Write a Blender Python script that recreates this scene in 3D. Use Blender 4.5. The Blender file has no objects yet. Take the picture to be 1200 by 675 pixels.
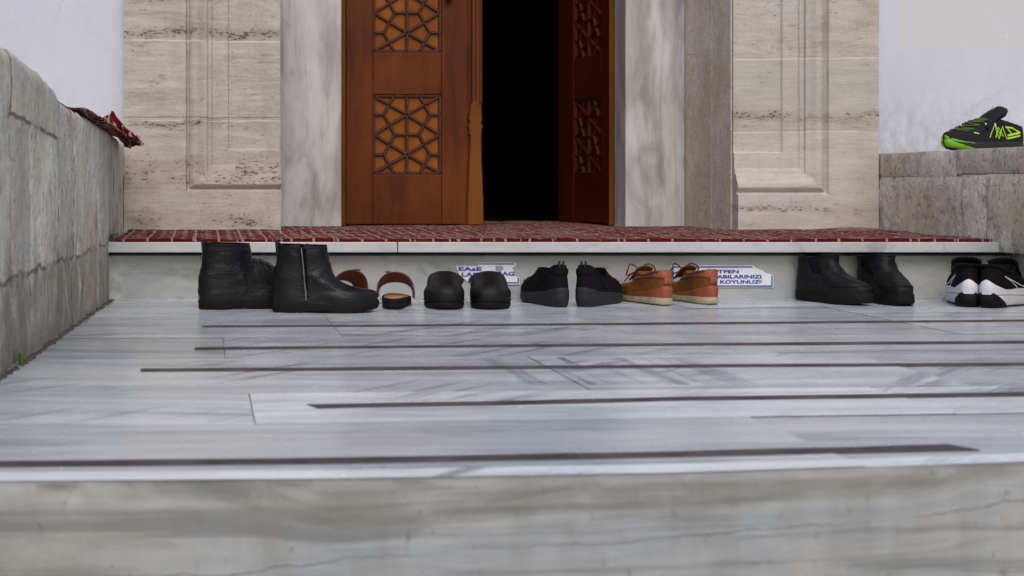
import bpy, math, random
from mathutils import Vector, noise as mn
random.seed(7)
S = bpy.context.scene
COL = S.collection
PI = math.pi
F = 1667.0; CX = 240.0; CY = 215.0; CH = 0.343     # focal length in photo pixels, vanishing point, eye height

# ------------------------------------------------------------------ camera, sky, sun, exposure
cam = bpy.data.cameras.new('camera'); camo = bpy.data.objects.new('camera', cam); COL.objects.link(camo)
camo.location = (0, 0, CH); camo.rotation_euler = (PI/2, 0, 0)
cam.sensor_width = 36; cam.lens = 36*F/1200
cam.shift_x = 360/1200; cam.shift_y = -122.5/1200
cam.clip_start = 0.05; cam.clip_end = 400
cam.dof.use_dof = True; cam.dof.focus_distance = 4.0; cam.dof.aperture_fstop = 6.3
S.camera = camo
W = bpy.data.worlds.new('World'); S.world = W; W.use_nodes = True
wn = W.node_tree.nodes; wl = W.node_tree.links
sky = wn.new('ShaderNodeTexSky'); sky.sky_type = 'NISHITA'; sky.sun_disc = False
SUN_EL, SUN_ROT = math.radians(48), math.radians(182)
sky.sun_elevation = SUN_EL; sky.sun_rotation = SUN_ROT; sky.dust_density = 3.5; sky.air_density = 1.0; sky.ozone_density = 1.0
bg = wn['Background']; wl.new(sky.outputs[0], bg.inputs[0]); bg.inputs[1].default_value = 0.15
sl = bpy.data.lights.new('sun', 'SUN'); sl.energy = 0.6; sl.angle = math.radians(35); sl.color = (1, .95, .88)
so = bpy.data.objects.new('sun', sl); COL.objects.link(so)
sd = Vector((math.sin(SUN_ROT)*math.cos(SUN_EL), math.cos(SUN_ROT)*math.cos(SUN_EL), math.sin(SUN_EL)))
so.rotation_euler = sd.to_track_quat('Z', 'Y').to_euler(); so.location = (0, -5, 8)
S.view_settings.view_transform = 'Standard'; S.view_settings.look = 'None'; S.view_settings.gamma = 1
S.view_settings.exposure = 0.10
S.render.engine = 'CYCLES'

# ------------------------------------------------------------------ helpers
def FL(px, py, z=0.0):                 # photo pixel on the plane Z=z
    Y = (CH-z)*F/(py-CY); return Vector(((px-CX)/F*Y, Y, z))
def AT(px, py, Y):                     # photo pixel on the plane Y
    return Vector(((px-CX)/F*Y, Y, CH-(py-CY)/F*Y))

class MB:
    def __init__(s): s.v = []; s.f = []; s.t = []
    def add(s, vs, fs, tone=None):
        o = len(s.v); s.v += [tuple(v) for v in vs]
        for f in fs: s.f.append([i+o for i in f]); s.t.append(tone)
    def box(s, x0, x1, y0, y1, z0, z1, tone=None):
        vs = [(x, y, z) for x in (x0, x1) for y in (y0, y1) for z in (z0, z1)]
        s.add(vs, [(0,1,3,2),(4,6,7,5),(0,4,5,1),(2,3,7,6),(0,2,6,4),(1,5,7,3)], tone)
    def prism(s, pts, h, up=Vector((0,0,1)), tone=None):   # pts polygon, extruded along up*h
        n = len(pts); a = [Vector(p) for p in pts]; b = [p+up*h for p in a]
        s.add(a+b, [tuple(range(n))[::-1], tuple(range(n, 2*n))]+[(i,(i+1)%n,n+(i+1)%n,n+i) for i in range(n)], tone)
    def tube(s, pts, r, n=8, caps=True, tone=None):
        pts = [Vector(p) for p in pts]; m = len(pts); vs = []
        up = Vector((0.13, 0.21, 1)).normalized()
        for i, p in enumerate(pts):
            d = (pts[min(i+1, m-1)]-pts[max(i-1, 0)]).normalized()
            a = d.cross(up)
            if a.length < .05: a = d.cross(Vector((1,0,0)))
            a.normalize(); b = d.cross(a).normalized()
            rr = r[i] if isinstance(r, (list, tuple)) else r
            for k in range(n):
                q = 2*PI*k/n; vs.append(p+a*math.cos(q)*rr+b*math.sin(q)*rr)
        fs = [(i*n+k, i*n+(k+1)%n, (i+1)*n+(k+1)%n, (i+1)*n+k) for i in range(m-1) for k in range(n)]
        if caps: fs += [tuple(range(n))[::-1], tuple(range((m-1)*n, m*n))]
        s.add(vs, fs, tone)
    def rings(s, R, cap0=False, cap1=False, tone=None):
        n = len(R[0]); vs = [p for r in R for p in r]
        fs = [(i*n+k, i*n+(k+1)%n, (i+1)*n+(k+1)%n, (i+1)*n+k) for i in range(len(R)-1) for k in range(n)]
        if cap0: fs.append(tuple(range(n))[::-1])
        if cap1: fs.append(tuple(range((len(R)-1)*n, len(R)*n)))
        s.add(vs, fs, tone)
    def grid(s, fn, nu, nv, tone=None):
        vs = [fn(i/nu, j/nv) for i in range(nu+1) for j in range(nv+1)]
        s.add(vs, [(i*(nv+1)+j, (i+1)*(nv+1)+j, (i+1)*(nv+1)+j+1, i*(nv+1)+j+1) for i in range(nu) for j in range(nv)], tone)
    def build(s, name, mat, parent=None, smooth=False, bevel=0, segs=2, solid=0, sub=0, sharp=40):
        me = bpy.data.meshes.new(name); me.from_pydata(s.v, [], s.f); me.materials.append(mat)
        if any(t is not None for t in s.t):
            a = me.color_attributes.new('tone', 'FLOAT_COLOR', 'CORNER')
            for p in me.polygons:
                t = s.t[p.index] if s.t[p.index] is not None else .5
                for li in p.loop_indices: a.data[li].color = (t, (t*7.31) % 1, (t*3.77) % 1, 1)
        import bmesh
        bm = bmesh.new(); bm.from_mesh(me); bmesh.ops.recalc_face_normals(bm, faces=bm.faces); bm.to_mesh(me); bm.free()
        if smooth:
            for p in me.polygons: p.use_smooth = True
            me.set_sharp_from_angle(angle=math.radians(sharp))
        o = bpy.data.objects.new(name, me); COL.objects.link(o)
        if parent: o.parent = parent
        if solid:
            m = o.modifiers.new('s', 'SOLIDIFY'); m.thickness = solid; m.offset = 0
        if bevel:
            m = o.modifiers.new('b', 'BEVEL'); m.width = bevel; m.segments = segs; m.limit_method = 'ANGLE'; m.angle_limit = math.radians(35); m.harden_normals = False
        if sub:
            m = o.modifiers.new('u', 'SUBSURF'); m.levels = sub; m.render_levels = sub
        return o
def tag(o, label=None, cat=None, group=None, kind=None):
    if label: o['label'] = label
    if cat: o['category'] = cat
    if group: o['group'] = group
    if kind: o['kind'] = kind
    return o
def thing(name, label, cat, loc=(0,0,0), rz=0, group=None):
    o = bpy.data.objects.new(name, None); COL.objects.link(o); o.location = loc; o.rotation_euler = (0,0,rz)
    o.empty_display_size = .05
    return tag(o, label, cat, group)

# ------------------------------------------------------------------ node materials
class NM:
    def __init__(s, name):
        s.m = bpy.data.materials.new(name); s.m.use_nodes = True; s.t = s.m.node_tree
        s.b = s.t.nodes['Principled BSDF']; s.co = s.t.nodes.new('ShaderNodeTexCoord').outputs['Object']
    def L(s, a, b): s.t.links.new(a, b)
    def inp(s, sock, v):
        if hasattr(v, 'is_output') or isinstance(v, bpy.types.NodeSocket): s.L(v, sock)
        else:
            if sock.type == 'RGBA' and len(v) == 3: v = (*v, 1)
            sock.default_value = v
    def map(s, sc=(1,1,1), loc=(0,0,0), rot=(0,0,0), v=None):
        n = s.t.nodes.new('ShaderNodeMapping'); s.L(v or s.co, n.inputs[0])
        n.inputs['Scale'].default_value = sc; n.inputs['Location'].default_value = loc; n.inputs['Rotation'].default_value = rot
        return n.outputs[0]
    def noise(s, sc=5, det=5, rough=.55, v=None, dist=0, col=False):
        n = s.t.nodes.new('ShaderNodeTexNoise'); s.L(v or s.co, n.inputs['Vector'])
        n.inputs['Scale'].default_value = sc; n.inputs['Detail'].default_value = det; n.inputs['Roughness'].default_value = rough; n.inputs['Distortion'].default_value = dist
        return n.outputs[1 if col else 0]
    def vor(s, sc=20, v=None, feat='F1', rnd=1):
        n = s.t.nodes.new('ShaderNodeTexVoronoi'); n.feature = feat; s.L(v or s.co, n.inputs['Vector']); n.inputs['Scale'].default_value = sc
        n.inputs['Randomness'].default_value = rnd
        return n.outputs['Distance']
    def ramp(s, f, *st):
        n = s.t.nodes.new('ShaderNodeValToRGB'); s.L(f, n.inputs[0]); e = n.color_ramp.elements
        while len(e) < len(st): e.new(.5)
        for k, (p, c) in enumerate(st):
            if not isinstance(c, tuple): c = (c, c, c)
            e[k].position = p; e[k].color = (*c, 1)
        return n.outputs[0]
    def mix(s, f, a, b, mode='MIX'):
        n = s.t.nodes.new('ShaderNodeMix'); n.data_type = 'RGBA'; n.blend_type = mode
        s.inp(n.inputs[0], f); s.inp(n.inputs[6], a); s.inp(n.inputs[7], b); return n.outputs[2]
    def ma(s, op, a, b=0.0, c=None):
        n = s.t.nodes.new('ShaderNodeMath'); n.operation = op; s.inp(n.inputs[0], a); s.inp(n.inputs[1], b)
        if c is not None: s.inp(n.inputs[2], c)
        return n.outputs[0]
    def sep(s, v=None):
        n = s.t.nodes.new('ShaderNodeSeparateXYZ'); s.L(v or s.co, n.inputs[0]); return n.outputs
    def vadd(s, a, b, k=1.0):
        n = s.t.nodes.new('ShaderNodeVectorMath'); n.operation = 'MULTIPLY_ADD'; s.inp(n.inputs[0], b); n.inputs[1].default_value = (k,k,k); s.inp(n.inputs[2], a); return n.outputs[0]
    def tone(s):
        n = s.t.nodes.new('ShaderNodeAttribute'); n.attribute_name = 'tone'; return n
    def line(s, x, pos, w, wob=None):         # 1 on a thin line at x=pos
        if wob is not None: x = s.ma('ADD', x, wob)
        d = s.ma('ABSOLUTE', s.ma('SUBTRACT', x, pos)); n = s.t.nodes.new('ShaderNodeMapRange')
        s.L(d, n.inputs[0]); n.inputs[1].default_value = w*.4; n.inputs[2].default_value = w; n.inputs[3].default_value = 1; n.inputs[4].default_value = 0
        return n.outputs[0]
    def band(s, x, pos, w):                   # soft band
        d = s.ma('ABSOLUTE', s.ma('SUBTRACT', x, pos)); n = s.t.nodes.new('ShaderNodeMapRange'); n.interpolation_type = 'SMOOTHSTEP'
        s.L(d, n.inputs[0]); n.inputs[1].default_value = 0; n.inputs[2].default_value = w; n.inputs[3].default_value = 1; n.inputs[4].default_value = 0
        return n.outputs[0]
    def fin(s, col, rough=.7, bump=None, bs=.3, bd=.01, spec=None, bump2=None, coat=None):
        s.inp(s.b.inputs['Base Color'], col); s.inp(s.b.inputs['Roughness'], rough)
        if spec is not None: s.b.inputs['Specular IOR Level'].default_value = spec
        if coat: s.b.inputs['Coat Weight'].default_value = coat; s.b.inputs['Coat Roughness'].default_value = .25
        if bump is not None:
            n = s.t.nodes.new('ShaderNodeBump'); n.inputs['Strength'].default_value = bs; n.inputs['Distance'].default_value = bd; s.L(bump, n.inputs['Height'])
            if bump2 is not None:
                k = s.t.nodes.new('ShaderNodeBump'); k.inputs['Strength'].default_value = bump2[1]; k.inputs['Distance'].default_value = bump2[2]; s.L(bump2[0], k.inputs['Height']); s.L(k.outputs[0], n.inputs['Normal'])
            s.L(n.outputs[0], s.b.inputs['Normal'])
        return s.m

def plain(name, c, rough=.6, nz=.25, sc=30, bs=.2, bd=.003, spec=None, metal=0):
    m = NM(name); n = m.noise(sc, 4)
    col = m.mix(m.ramp(n, (.3, 0.0), (.7, 1.0)), tuple(v*(1-nz) for v in c), tuple(min(1, v*(1+nz)) for v in c))
    r = m.fin(col, rough, n, bs, bd, spec)
    if metal: m.b.inputs['Metallic'].default_value = metal
    return r

def travertine(name, joints, pitbands, warm=1.0):
    m = NM(name); x, y, z = m.sep()
    wob = m.ma('MULTIPLY', m.ma('SUBTRACT', m.noise(9, 4), .5), .012)
    lay = m.noise(3.2, 8, .7, m.map((1, 1, 6)), .8)
    fine = m.noise(14, 6, .7, m.map((1, 1, 7), (3, 1, 0)))
    c = m.mix(m.ramp(lay, (.28, 0.0), (.72, 1.0)), (.31, .272, .228), (.54, .50, .445))
    c = m.mix(m.ma('MULTIPLY', m.ramp(fine, (.42, 0.0), (.7, 1.0)), .5), c, (.57, .54, .48))
    blot = m.ramp(m.noise(2.1, 4, .5, m.map((1, 1, 1.4), (5, 2, 1))), (.5, 0.0), (.68, 1.0))
    c = m.mix(m.ma('MULTIPLY', blot, .6), c, (.47, .47, .46))
    gr = m.noise(120, 5, .75, m.map((1, 1, 1.6))); c = m.mix(m.ma('MULTIPLY', m.ramp(gr, (.5, 0.0), (.72, 1.0)), .45), c, (.25, .205, .16)); c = m.mix(m.ma('MULTIPLY', m.ramp(gr, (.28, 1.0), (.46, 0.0)), .35), c, (.64, .61, .56))
    drt = m.ramp(m.noise(3.3, 6, .65, m.map((2.2, 1, .8), (9, 1, 4))), (.5, 0.0), (.72, 1.0)); c = m.mix(m.ma('MULTIPLY', drt, .4), c, (.25, .215, .18))
    cave = m.ma('MULTIPLY', m.ramp(m.noise(24, 6, .7, m.map((1, 1, 2.4), (1, 3, 9))), (.60, 0.0), (.66, 1.0)), .5); c = m.mix(cave, c, (.22, .17, .125))
    if name == 'travertine_grey':
        gb_ = m.ma('MULTIPLY', m.ma('GREATER_THAN', z, .575), m.ma('LESS_THAN', z, .775)); c = m.mix(m.ma('MULTIPLY', gb_, .45), c, (.43, .43, .41)); gb_ = m.ma('LESS_THAN', z, .522); c = m.mix(m.ma('MULTIPLY', gb_, .25), c, (.60, .59, .56))
    # pits
    pv = m.map((1, 1, 2.6)); p1 = m.noise(62, 4, .68, pv); zone = 0.0
    zw = m.ma('ADD', z, m.ma('MULTIPLY', m.ma('SUBTRACT', m.noise(5, 3), .5), .06))
    for pz, w in pitbands:
        zone = m.ma('MAXIMUM', zone, m.band(zw, pz, w))
    zone2 = m.ma('MULTIPLY', zone, m.ramp(m.noise(6, 4, .6, m.map((1, 1, 1.6), (1, 7, 3))), (.38, 0.0), (.55, 1.0)))
    thr = m.ma('SUBTRACT', .665, m.ma('MULTIPLY', zone2, .145))
    pit = m.ma('MULTIPLY', m.ma('GREATER_THAN', p1, thr), 1.0)
    pit = m.ma('MINIMUM', m.ma('MAXIMUM', m.ma('MULTIPLY', m.ma('SUBTRACT', p1, thr), 14.0), 0.0), 1.0)
    c = m.mix(m.ma('MULTIPLY', zone2, .5), c, (.28, .225, .17))
    c = m.mix(m.ma('MULTIPLY', pit, .85), c, (.09, .07, .05))
    h = m.ma('SUBTRACT', m.ma('ADD', m.ma('MULTIPLY', fine, .35), m.ma('MULTIPLY', lay, .3)), m.ma('MULTIPLY', pit, .8))
    lowp = m.ma('MULTIPLY', m.band(zw, .25, .10), m.ramp(m.noise(5, 6, .65, m.map((1, 1, 1), (2, 8, 3)), .5), (.47, 0.0), (.55, 1.0))); c = m.mix(m.ma('MULTIPLY', lowp, .55), c, (.50, .50, .50))
    for k, (pz, w, light) in enumerate(joints):
        ln = m.line(z, pz, w, wob)
        br = m.ramp(m.noise(7, 3, .6, m.map((1, 1, .2), (k*3, 0, 0))), (.36, 0.0), (.5, 1.0))
        ln = m.ma('MULTIPLY', ln, br)
        c = m.mix(m.ma('MULTIPLY', ln, .6), c, (.66, .64, .58) if light else (.14, .11, .08))
        h = m.ma('SUBTRACT', h, m.ma('MULTIPLY', ln, .1 if light else .8))
    return m.fin(c, .85, h, .65, .008, .25)

def old_wall(name, c1, c2, c3, stain, vertical=True, bs=.7, joints=False, ds=1.0):
    m = NM(name); a = m.tone(); x, y, z = m.sep()
    v = m.map((5, 5, 1.6)) if vertical else m.map((1.5, 1.5, 1.5))
    big = m.noise(3.0, 6, .6, v, .4); fine = m.noise(42, 7, .7, m.map((1,1,.8))); mid = m.noise(5.5, 6, .62, None, .3)
    ac = m.t.nodes.new('ShaderNodeSeparateColor'); m.L(a.outputs['Color'], ac.inputs[0])
    c = m.mix(m.ramp(big, (.35, 0.0), (.66, 1.0)), c1, c2)
    c = m.mix(m.ma('MULTIPLY', m.ramp(mid, (.46, 0.0), (.62, 1.0)), .75), c, c3)
    grain = m.noise(130, 5, .75, m.map((1, 1, .7))); tt = m.ma('ADD', .95, m.ma('MULTIPLY', ac.outputs[0], .60)); tt = m.ma('ADD', tt, m.ma('MULTIPLY', m.ma('SUBTRACT', grain, .5), 1.5)); tt = m.ma('ADD', tt, m.ma('MULTIPLY', m.ma('SUBTRACT', fine, .5), .7)); cc = m.t.nodes.new('ShaderNodeCombineColor')
    for i in range(3): m.L(tt, cc.inputs[i])
    c = m.mix(1.0, c, cc.outputs[0], 'MULTIPLY')
    c = m.mix(m.ma('MULTIPLY', ac.outputs[1], .3), c, (.47, .43, .33))
    # stains, denser low down, drips, pale scuffs, speckle
    low = m.t.nodes.new('ShaderNodeMapRange'); m.L(z, low.inputs[0]); low.inputs[1].default_value = .34; low.inputs[2].default_value = .02; low.inputs[3].default_value = 0; low.inputs[4].default_value = .20
    sn = m.ma('ADD', m.noise(7, 8, .72, m.map((1.4, 1.4, .9), (2, 2, 2)), .6), low.outputs[0])
    c = m.mix(m.ma('MULTIPLY', m.ramp(sn, (.55, 0.0), (.70, 1.0)), .75*ds), c, stain)
    dr = m.noise(4, 7, .65, m.map((7, 7, 1.3) if vertical else (3, 3, 2), (5, 5, 5)), .3); c = m.mix(m.ma('MULTIPLY', m.ramp(dr, (.54, 0.0), (.68, 1.0)), .4*ds), c, tuple(v*1.6 for v in stain))
    yl_ = m.noise(3.2, 5, .6, m.map((1, 1, 1), (8, 8, 8)), .4); c = m.mix(m.ma('MULTIPLY', m.ramp(yl_, (.52, 0.0), (.64, 1.0)), .5), c, (.50, .43, .29))
    pl_ = m.noise(5.5, 8, .7, m.map((1, 1, 1), (3, 9, 1)), .7); c = m.mix(m.ma('MULTIPLY', m.ramp(pl_, (.57, 0.0), (.64, 1.0)), .6), c, (.62, .61, .58))
    sp = m.ramp(m.noise(60, 5, .7), (.58, 0.0), (.68, 1.0))
    c = m.mix(m.ma('MULTIPLY', sp, .6*ds), c, stain)
    h = m.ma('ADD', m.ma('MULTIPLY', fine, 1.2), m.ma('MULTIPLY', mid, .9)); h = m.ma('SUBTRACT', h, m.ma('MULTIPLY', sp, .5))
    if joints:
        wob = m.ma('MULTIPLY', m.ma('SUBTRACT', m.noise(14, 5, .65), .5), .035); brk = m.ramp(m.noise(10, 3, .6, m.map((1, 1, 1), (0, 2, 7))), (.36, .15), (.5, 1.0)); lines_ = 0.0
        for yy in (2.64, 2.86, 3.21, 3.46, 3.60, 3.98, 4.42): lines_ = m.ma('MAXIMUM', lines_, m.line(y, yy, .006, wob))
        above = m.ma('MULTIPLY', m.ma('GREATER_THAN', y, 2.64), m.ma('LESS_THAN', y, 3.21)); zd = m.ma('ADD', z, m.ma('MULTIPLY', m.ma('SUBTRACT', y, 2.64), .055)); up_ = m.ma('GREATER_THAN', zd, .473)
        lines_ = m.ma('MULTIPLY', lines_, m.ma('SUBTRACT', 1.0, m.ma('MULTIPLY', up_, m.ma('MULTIPLY', m.ma('GREATER_THAN', y, 2.7), m.ma('LESS_THAN', y, 3.1)))))
        lines_ = m.ma('MAXIMUM', lines_, m.ma('MULTIPLY', m.line(zd, .473, .005, m.ma('MULTIPLY', wob, .4)), above))
        lines_ = m.ma('MAXIMUM', lines_, m.line(z, .165, .006, m.ma('MULTIPLY', wob, 1.8)))
        lines_ = m.ma('MULTIPLY', lines_, brk); c = m.mix(m.ma('MULTIPLY', m.ma('MULTIPLY', up_, above), .35), c, (.56, .52, .40))
        lowz = m.ma('MULTIPLY', m.ma('LESS_THAN', m.ma('ADD', z, m.ma('MULTIPLY', wob, 1.8)), .165), m.ramp(m.noise(12, 7, .72), (.40, 0.0), (.60, 1.0))); c = m.mix(m.ma('MULTIPLY', lowz, .55), c, (.27, .245, .20))
        c = m.mix(m.ma('MULTIPLY', lines_, .8), c, (.15, .13, .10)); h = m.ma('SUBTRACT', h, lines_)
    return m.fin(c, .9, h, bs, .010, .2)

M = {}
M['trav_left'] = travertine('travertine', [(.837, .0035, True), (.571, .0017, False), (.561, .003, True), (1.2, .004, False), (1.65, .004, False)], [(.385, .10), (.86, .035), (.555, .022), (.995, .05), (.22, .04)])
M['trav_right'] = travertine('travertine_grey', [(.775, .0032, True), (.522, .0028, True), (1.15, .004, False), (1.6, .004, False)], [(.575, .03), (1.0, .03), (.25, .02)])
def white_plaster():
    m = NM('white_plaster'); x, y, z = m.sep()
    a = m.noise(2.2, 6, .6, m.map((1, 1, .6))); b = m.noise(16, 6, .65, m.map((2.2, 2.2, 1)))
    c = m.mix(m.ramp(a, (.3, 0.0), (.7, 1.0)), (.50, .525, .60), (.59, .615, .69))
    low = m.band(m.ma('ADD', z, m.ma('MULTIPLY', a, .3)), .60, .28)
    c = m.mix(m.ma('MULTIPLY', m.ma('MULTIPLY', low, m.ramp(b, (.40, 0.0), (.62, 1.0))), .6), c, (.36, .36, .36))
    c = m.mix(m.ma('MULTIPLY', m.ramp(m.noise(5, 8, .72, None, .6), (.5, 0.0), (.68, 1.0)), .28), c, (.45, .45, .47))
    ck = m.ramp(m.vor(2.3, m.vadd(m.co, m.noise(4, 6, .7, col=True), .25), 'DISTANCE_TO_EDGE'), (0.0, 1.0), (.006, 0.0)); c = m.mix(m.ma('MULTIPLY', m.ma('MULTIPLY', ck, m.ramp(a, (.5, 0.0), (.56, 1.0))), .6), c, (.33, .33, .34))
    # faded beige repaint patch high on the right
    px = m.ma('MULTIPLY', m.ma('GREATER_THAN', x, 2.41), m.ma('GREATER_THAN', z, .812))
    c = m.mix(m.ma('MULTIPLY', px, .7), c, (.58, .56, .565))
    fl = m.ma('MULTIPLY', m.ramp(m.noise(11, 6, .75, m.map((1, 1, .7), (4, 0, 1)), .8), (.60, 0.0), (.64, 1.0)), m.ma('MULTIPLY', m.band(x, 2.74, .16), m.band(z, .86, .12)))
    c = m.mix(fl, c, (.72, .73, .76))
    return m.fin(c, .85, m.ma('ADD', m.ma('MULTIPLY', b, .5), m.noise(60, 3)), .35, .003, .2)
M['plaster'] = white_plaster()

def jamb_marble():
    m = NM('veined_marble')
    w = m.vadd(m.map((5.5, 5.5, .75)), m.noise(1.2, 3, .5, col=True), 1.5)
    a = m.noise(1.5, 7, .6, w, .9); b = m.noise(4, 8, .7, m.map((5, 5, .5), (3, 3, 7)), .5); g = m.noise(1.5, 3, .5, m.map((1.6, 1, .8), (7, 0, 2)))
    c = m.ramp(a, (.30, (.22, .22, .215)), (.42, (.36, .36, .355)), (.54, (.52, .52, .52)), (.72, (.62, .63, .63)))
    c = m.mix(m.ma('MULTIPLY', m.ramp(b, (.52, 0.0), (.66, 1.0)), .55), c, (.24, .235, .22))
    c = m.mix(m.ma('MULTIPLY', m.ramp(g, (.5, 0.0), (.66, 1.0)), .45), c, (.40, .35, .29))
    return m.fin(c, .42, m.noise(30, 5), .12, .003, .4)
M['jamb'] = jamb_marble()

def floor_marble():
    m = NM('floor_marble'); a = m.tone(); ac = m.t.nodes.new('ShaderNodeSeparateColor'); m.L(a.outputs['Color'], ac.inputs[0])
    v = m.t.nodes.new('ShaderNodeVectorMath'); v.operation = 'MULTIPLY_ADD'; m.L(a.outputs['Color'], v.inputs[0]); v.inputs[1].default_value = (13, 9, 5); m.L(m.co, v.inputs[2])
    rot = m.t.nodes.new('ShaderNodeVectorRotate'); rot.rotation_type = 'Z_AXIS'; m.L(v.outputs[0], rot.inputs['Vector'])
    m.L(m.ma('MULTIPLY', m.ma('SUBTRACT', ac.outputs[1], .5), .35), rot.inputs['Angle'])
    w = m.vadd(m.map((.8, 9, 1), v=rot.outputs[0]), m.noise(1.3, 4, .5, rot.outputs[0], col=True), .9)
    n1 = m.noise(1.6, 8, .62, w, .3); n2 = m.noise(2.2, 5, .6, m.map((.8, 4, 1), (4, 4, 1), v=rot.outputs[0]), .6)
    c = m.ramp(n1, (.30, (.26, .315, .365)), (.43, (.44, .50, .55)), (.55, (.565, .62, .655)), (.75, (.72, .76, .78)))
    tt = m.ma('ADD', .56, m.ma('MULTIPLY', ac.outputs[0], .66)); cc = m.t.nodes.new('ShaderNodeCombineColor')
    for i in range(3): m.L(tt, cc.inputs[i])
    c = m.mix(1.0, c, cc.outputs[0], 'MULTIPLY')
    # dark diagonal veins
    rv = m.t.nodes.new('ShaderNodeVectorRotate'); rv.rotation_type = 'Z_AXIS'; m.L(v.outputs[0], rv.inputs['Vector']); rv.inputs['Angle'].default_value = -.85
    vn = m.noise(2.4, 6, .55, m.map((.7, 12, 1), v=rv.outputs[0]), .25); zn = m.ramp(m.noise(1.7, 2, .5, v.outputs[0]), (.52, 0.0), (.62, 1.0))
    c = m.mix(m.ma('MULTIPLY', m.ma('MULTIPLY', m.ramp(vn, (.52, 0.0), (.62, 1.0)), zn), .7), c, (.16, .19, .25))
    px_, py_, pz_ = m.sep(); tv = m.noise(1.6, 6, .6, m.vadd(m.map((17, .9, 1)), m.noise(2, 3, .5, col=True), .5), .2)
    tm = m.ma('MULTIPLY', m.ma('MULTIPLY', m.band(px_, .74, .42), m.ma('GREATER_THAN', py_, 2.42)), m.ma('LESS_THAN', py_, 2.80))
    c = m.mix(m.ma('MULTIPLY', m.ma('MULTIPLY', m.ramp(tv, (.50, 0.0), (.60, 1.0)), tm), .9), c, (.17, .215, .28))
    wn_ = m.noise(2.4, 6, .6, m.map((1, 2.5, 1), (6, 1, 0)), .5); c = m.mix(m.ma('MULTIPLY', m.ramp(wn_, (.50, 0.0), (.68, 1.0)), .35), c, (.60, .58, .55))
    st = m.ramp(n2, (.56, 0.0), (.70, 1.0)); c = m.mix(m.ma('MULTIPLY', st, .3), c, (.50, .45, .40))
    sc = m.noise(30, 6, .7, m.map((1, 3, 1)))
    r = m.ramp(m.noise(5, 6, .65), (.3, .16), (.7, .34))
    return m.fin(c, r, sc, .07, .003, .5)
M['floor'] = floor_marble()

def riser_stone(name, dark=1.0):
    m = NM(name); x, y, z = m.sep()
    w = m.vadd(m.map((.9, .9, 11)), m.noise(.9, 4, .5, col=True), 2.2)
    a = m.noise(.9, 6, .58, w, .3); b = m.noise(9, 7, .7, m.map((1, 1, 1.2)), .3); v = m.noise(7, 5, .6, m.map((2.2, 1, .45)))
    c = m.ramp(a, (.30, (.10, .10, .082)), (.42, (.215, .215, .195)), (.52, (.37, .372, .355)), (.62, (.29, .315, .335)), (.76, (.50, .515, .51)))
    c = m.mix(m.ma('MULTIPLY', m.ramp(v, (.45, 0.0), (.68, 1.0)), .35), c, (.20, .19, .16))
    c = m.mix(m.ma('MULTIPLY', m.ramp(b, (.5, 0.0), (.72, 1.0)), .5), c, (.42, .425, .415))
    hb = m.noise(1.1, 5, .6, m.vadd(m.map((.5, 1, 30), (3, 0, 5)), m.noise(1.5, 3, .5, col=True), 1.6)); c = m.mix(m.ma('MULTIPLY', m.ramp(hb, (.50, 0.0), (.62, 1.0)), .65), c, (.15, .15, .135))
    s_ = m.ramp(m.noise(70, 6, .75, m.map((1, 1, .5))), (.60, 0.0), (.70, 1.0)); c = m.mix(m.ma('MULTIPLY', s_, .5), c, (.08, .075, .06))
    if dark == 1.0:   # a crack running along the block
        wob = m.ma('MULTIPLY', m.ma('SUBTRACT', m.noise(2.2, 8, .68), .5), .075)
        ln = m.line(m.ma('SUBTRACT', z, m.ma('MULTIPLY', x, .055)), -.103, .0018, wob); c = m.mix(m.ma('MULTIPLY', m.ma('MULTIPLY', ln, m.ramp(m.noise(4, 3), (.4, .15), (.6, 1.0))), .7), c, (.1, .09, .07))
    return m.fin(c, .75, m.ma('ADD', b, m.ma('MULTIPLY', a, .4)), .45, .005, .3)
M['front'] = riser_stone('weathered_marble')
def back_riser():
    m = NM('grey_step_marble'); x, y, z = m.sep()
    a = m.noise(5, 7, .65, m.map((1, 1, 2)), .4); b = m.noise(38, 5, .7); g = m.noise(2.6, 5, .6, m.map((1, 1, 4), (2, 0, 0)))
    zz = m.ma('ADD', z, m.ma('MULTIPLY', m.ma('SUBTRACT', g, .5), .16))
    c = m.mix(m.ramp(zz, (.045, 0.0), (.09, 1.0)), (.33, .355, .37), (.38, .375, .335))
    c = m.mix(m.ma('MULTIPLY', m.ramp(a, (.4, 0.0), (.62, 1.0)), .6), c, (.46, .47, .455))
    c = m.mix(m.ma('MULTIPLY', m.ramp(b, (.56, 0.0), (.7, 1.0)), .35), c, (.19, .18, .155))
    st = m.ma('MULTIPLY', m.ramp(m.noise(4, 7, .7, m.map((1, 1, 2.5), (8, 3, 0)), .6), (.54, 0.0), (.64, 1.0)), m.band(z, .085, .05))
    c = m.mix(m.ma('MULTIPLY', st, .55), c, (.17, .165, .14))
    # whitish efflorescence at the left end
    ef = m.ma('MULTIPLY', m.band(m.ma('ADD', x, m.ma('MULTIPLY', a, .06)), -.235, .05), m.ramp(m.noise(30, 5), (.42, 0.0), (.52, 1.0)))
    c = m.mix(ef, c, (.52, .51, .47))
    return m.fin(c, .6, m.ma('ADD', m.ma('MULTIPLY', b, .4), a), .4, .004, .35)
M['riser'] = back_riser()
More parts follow.
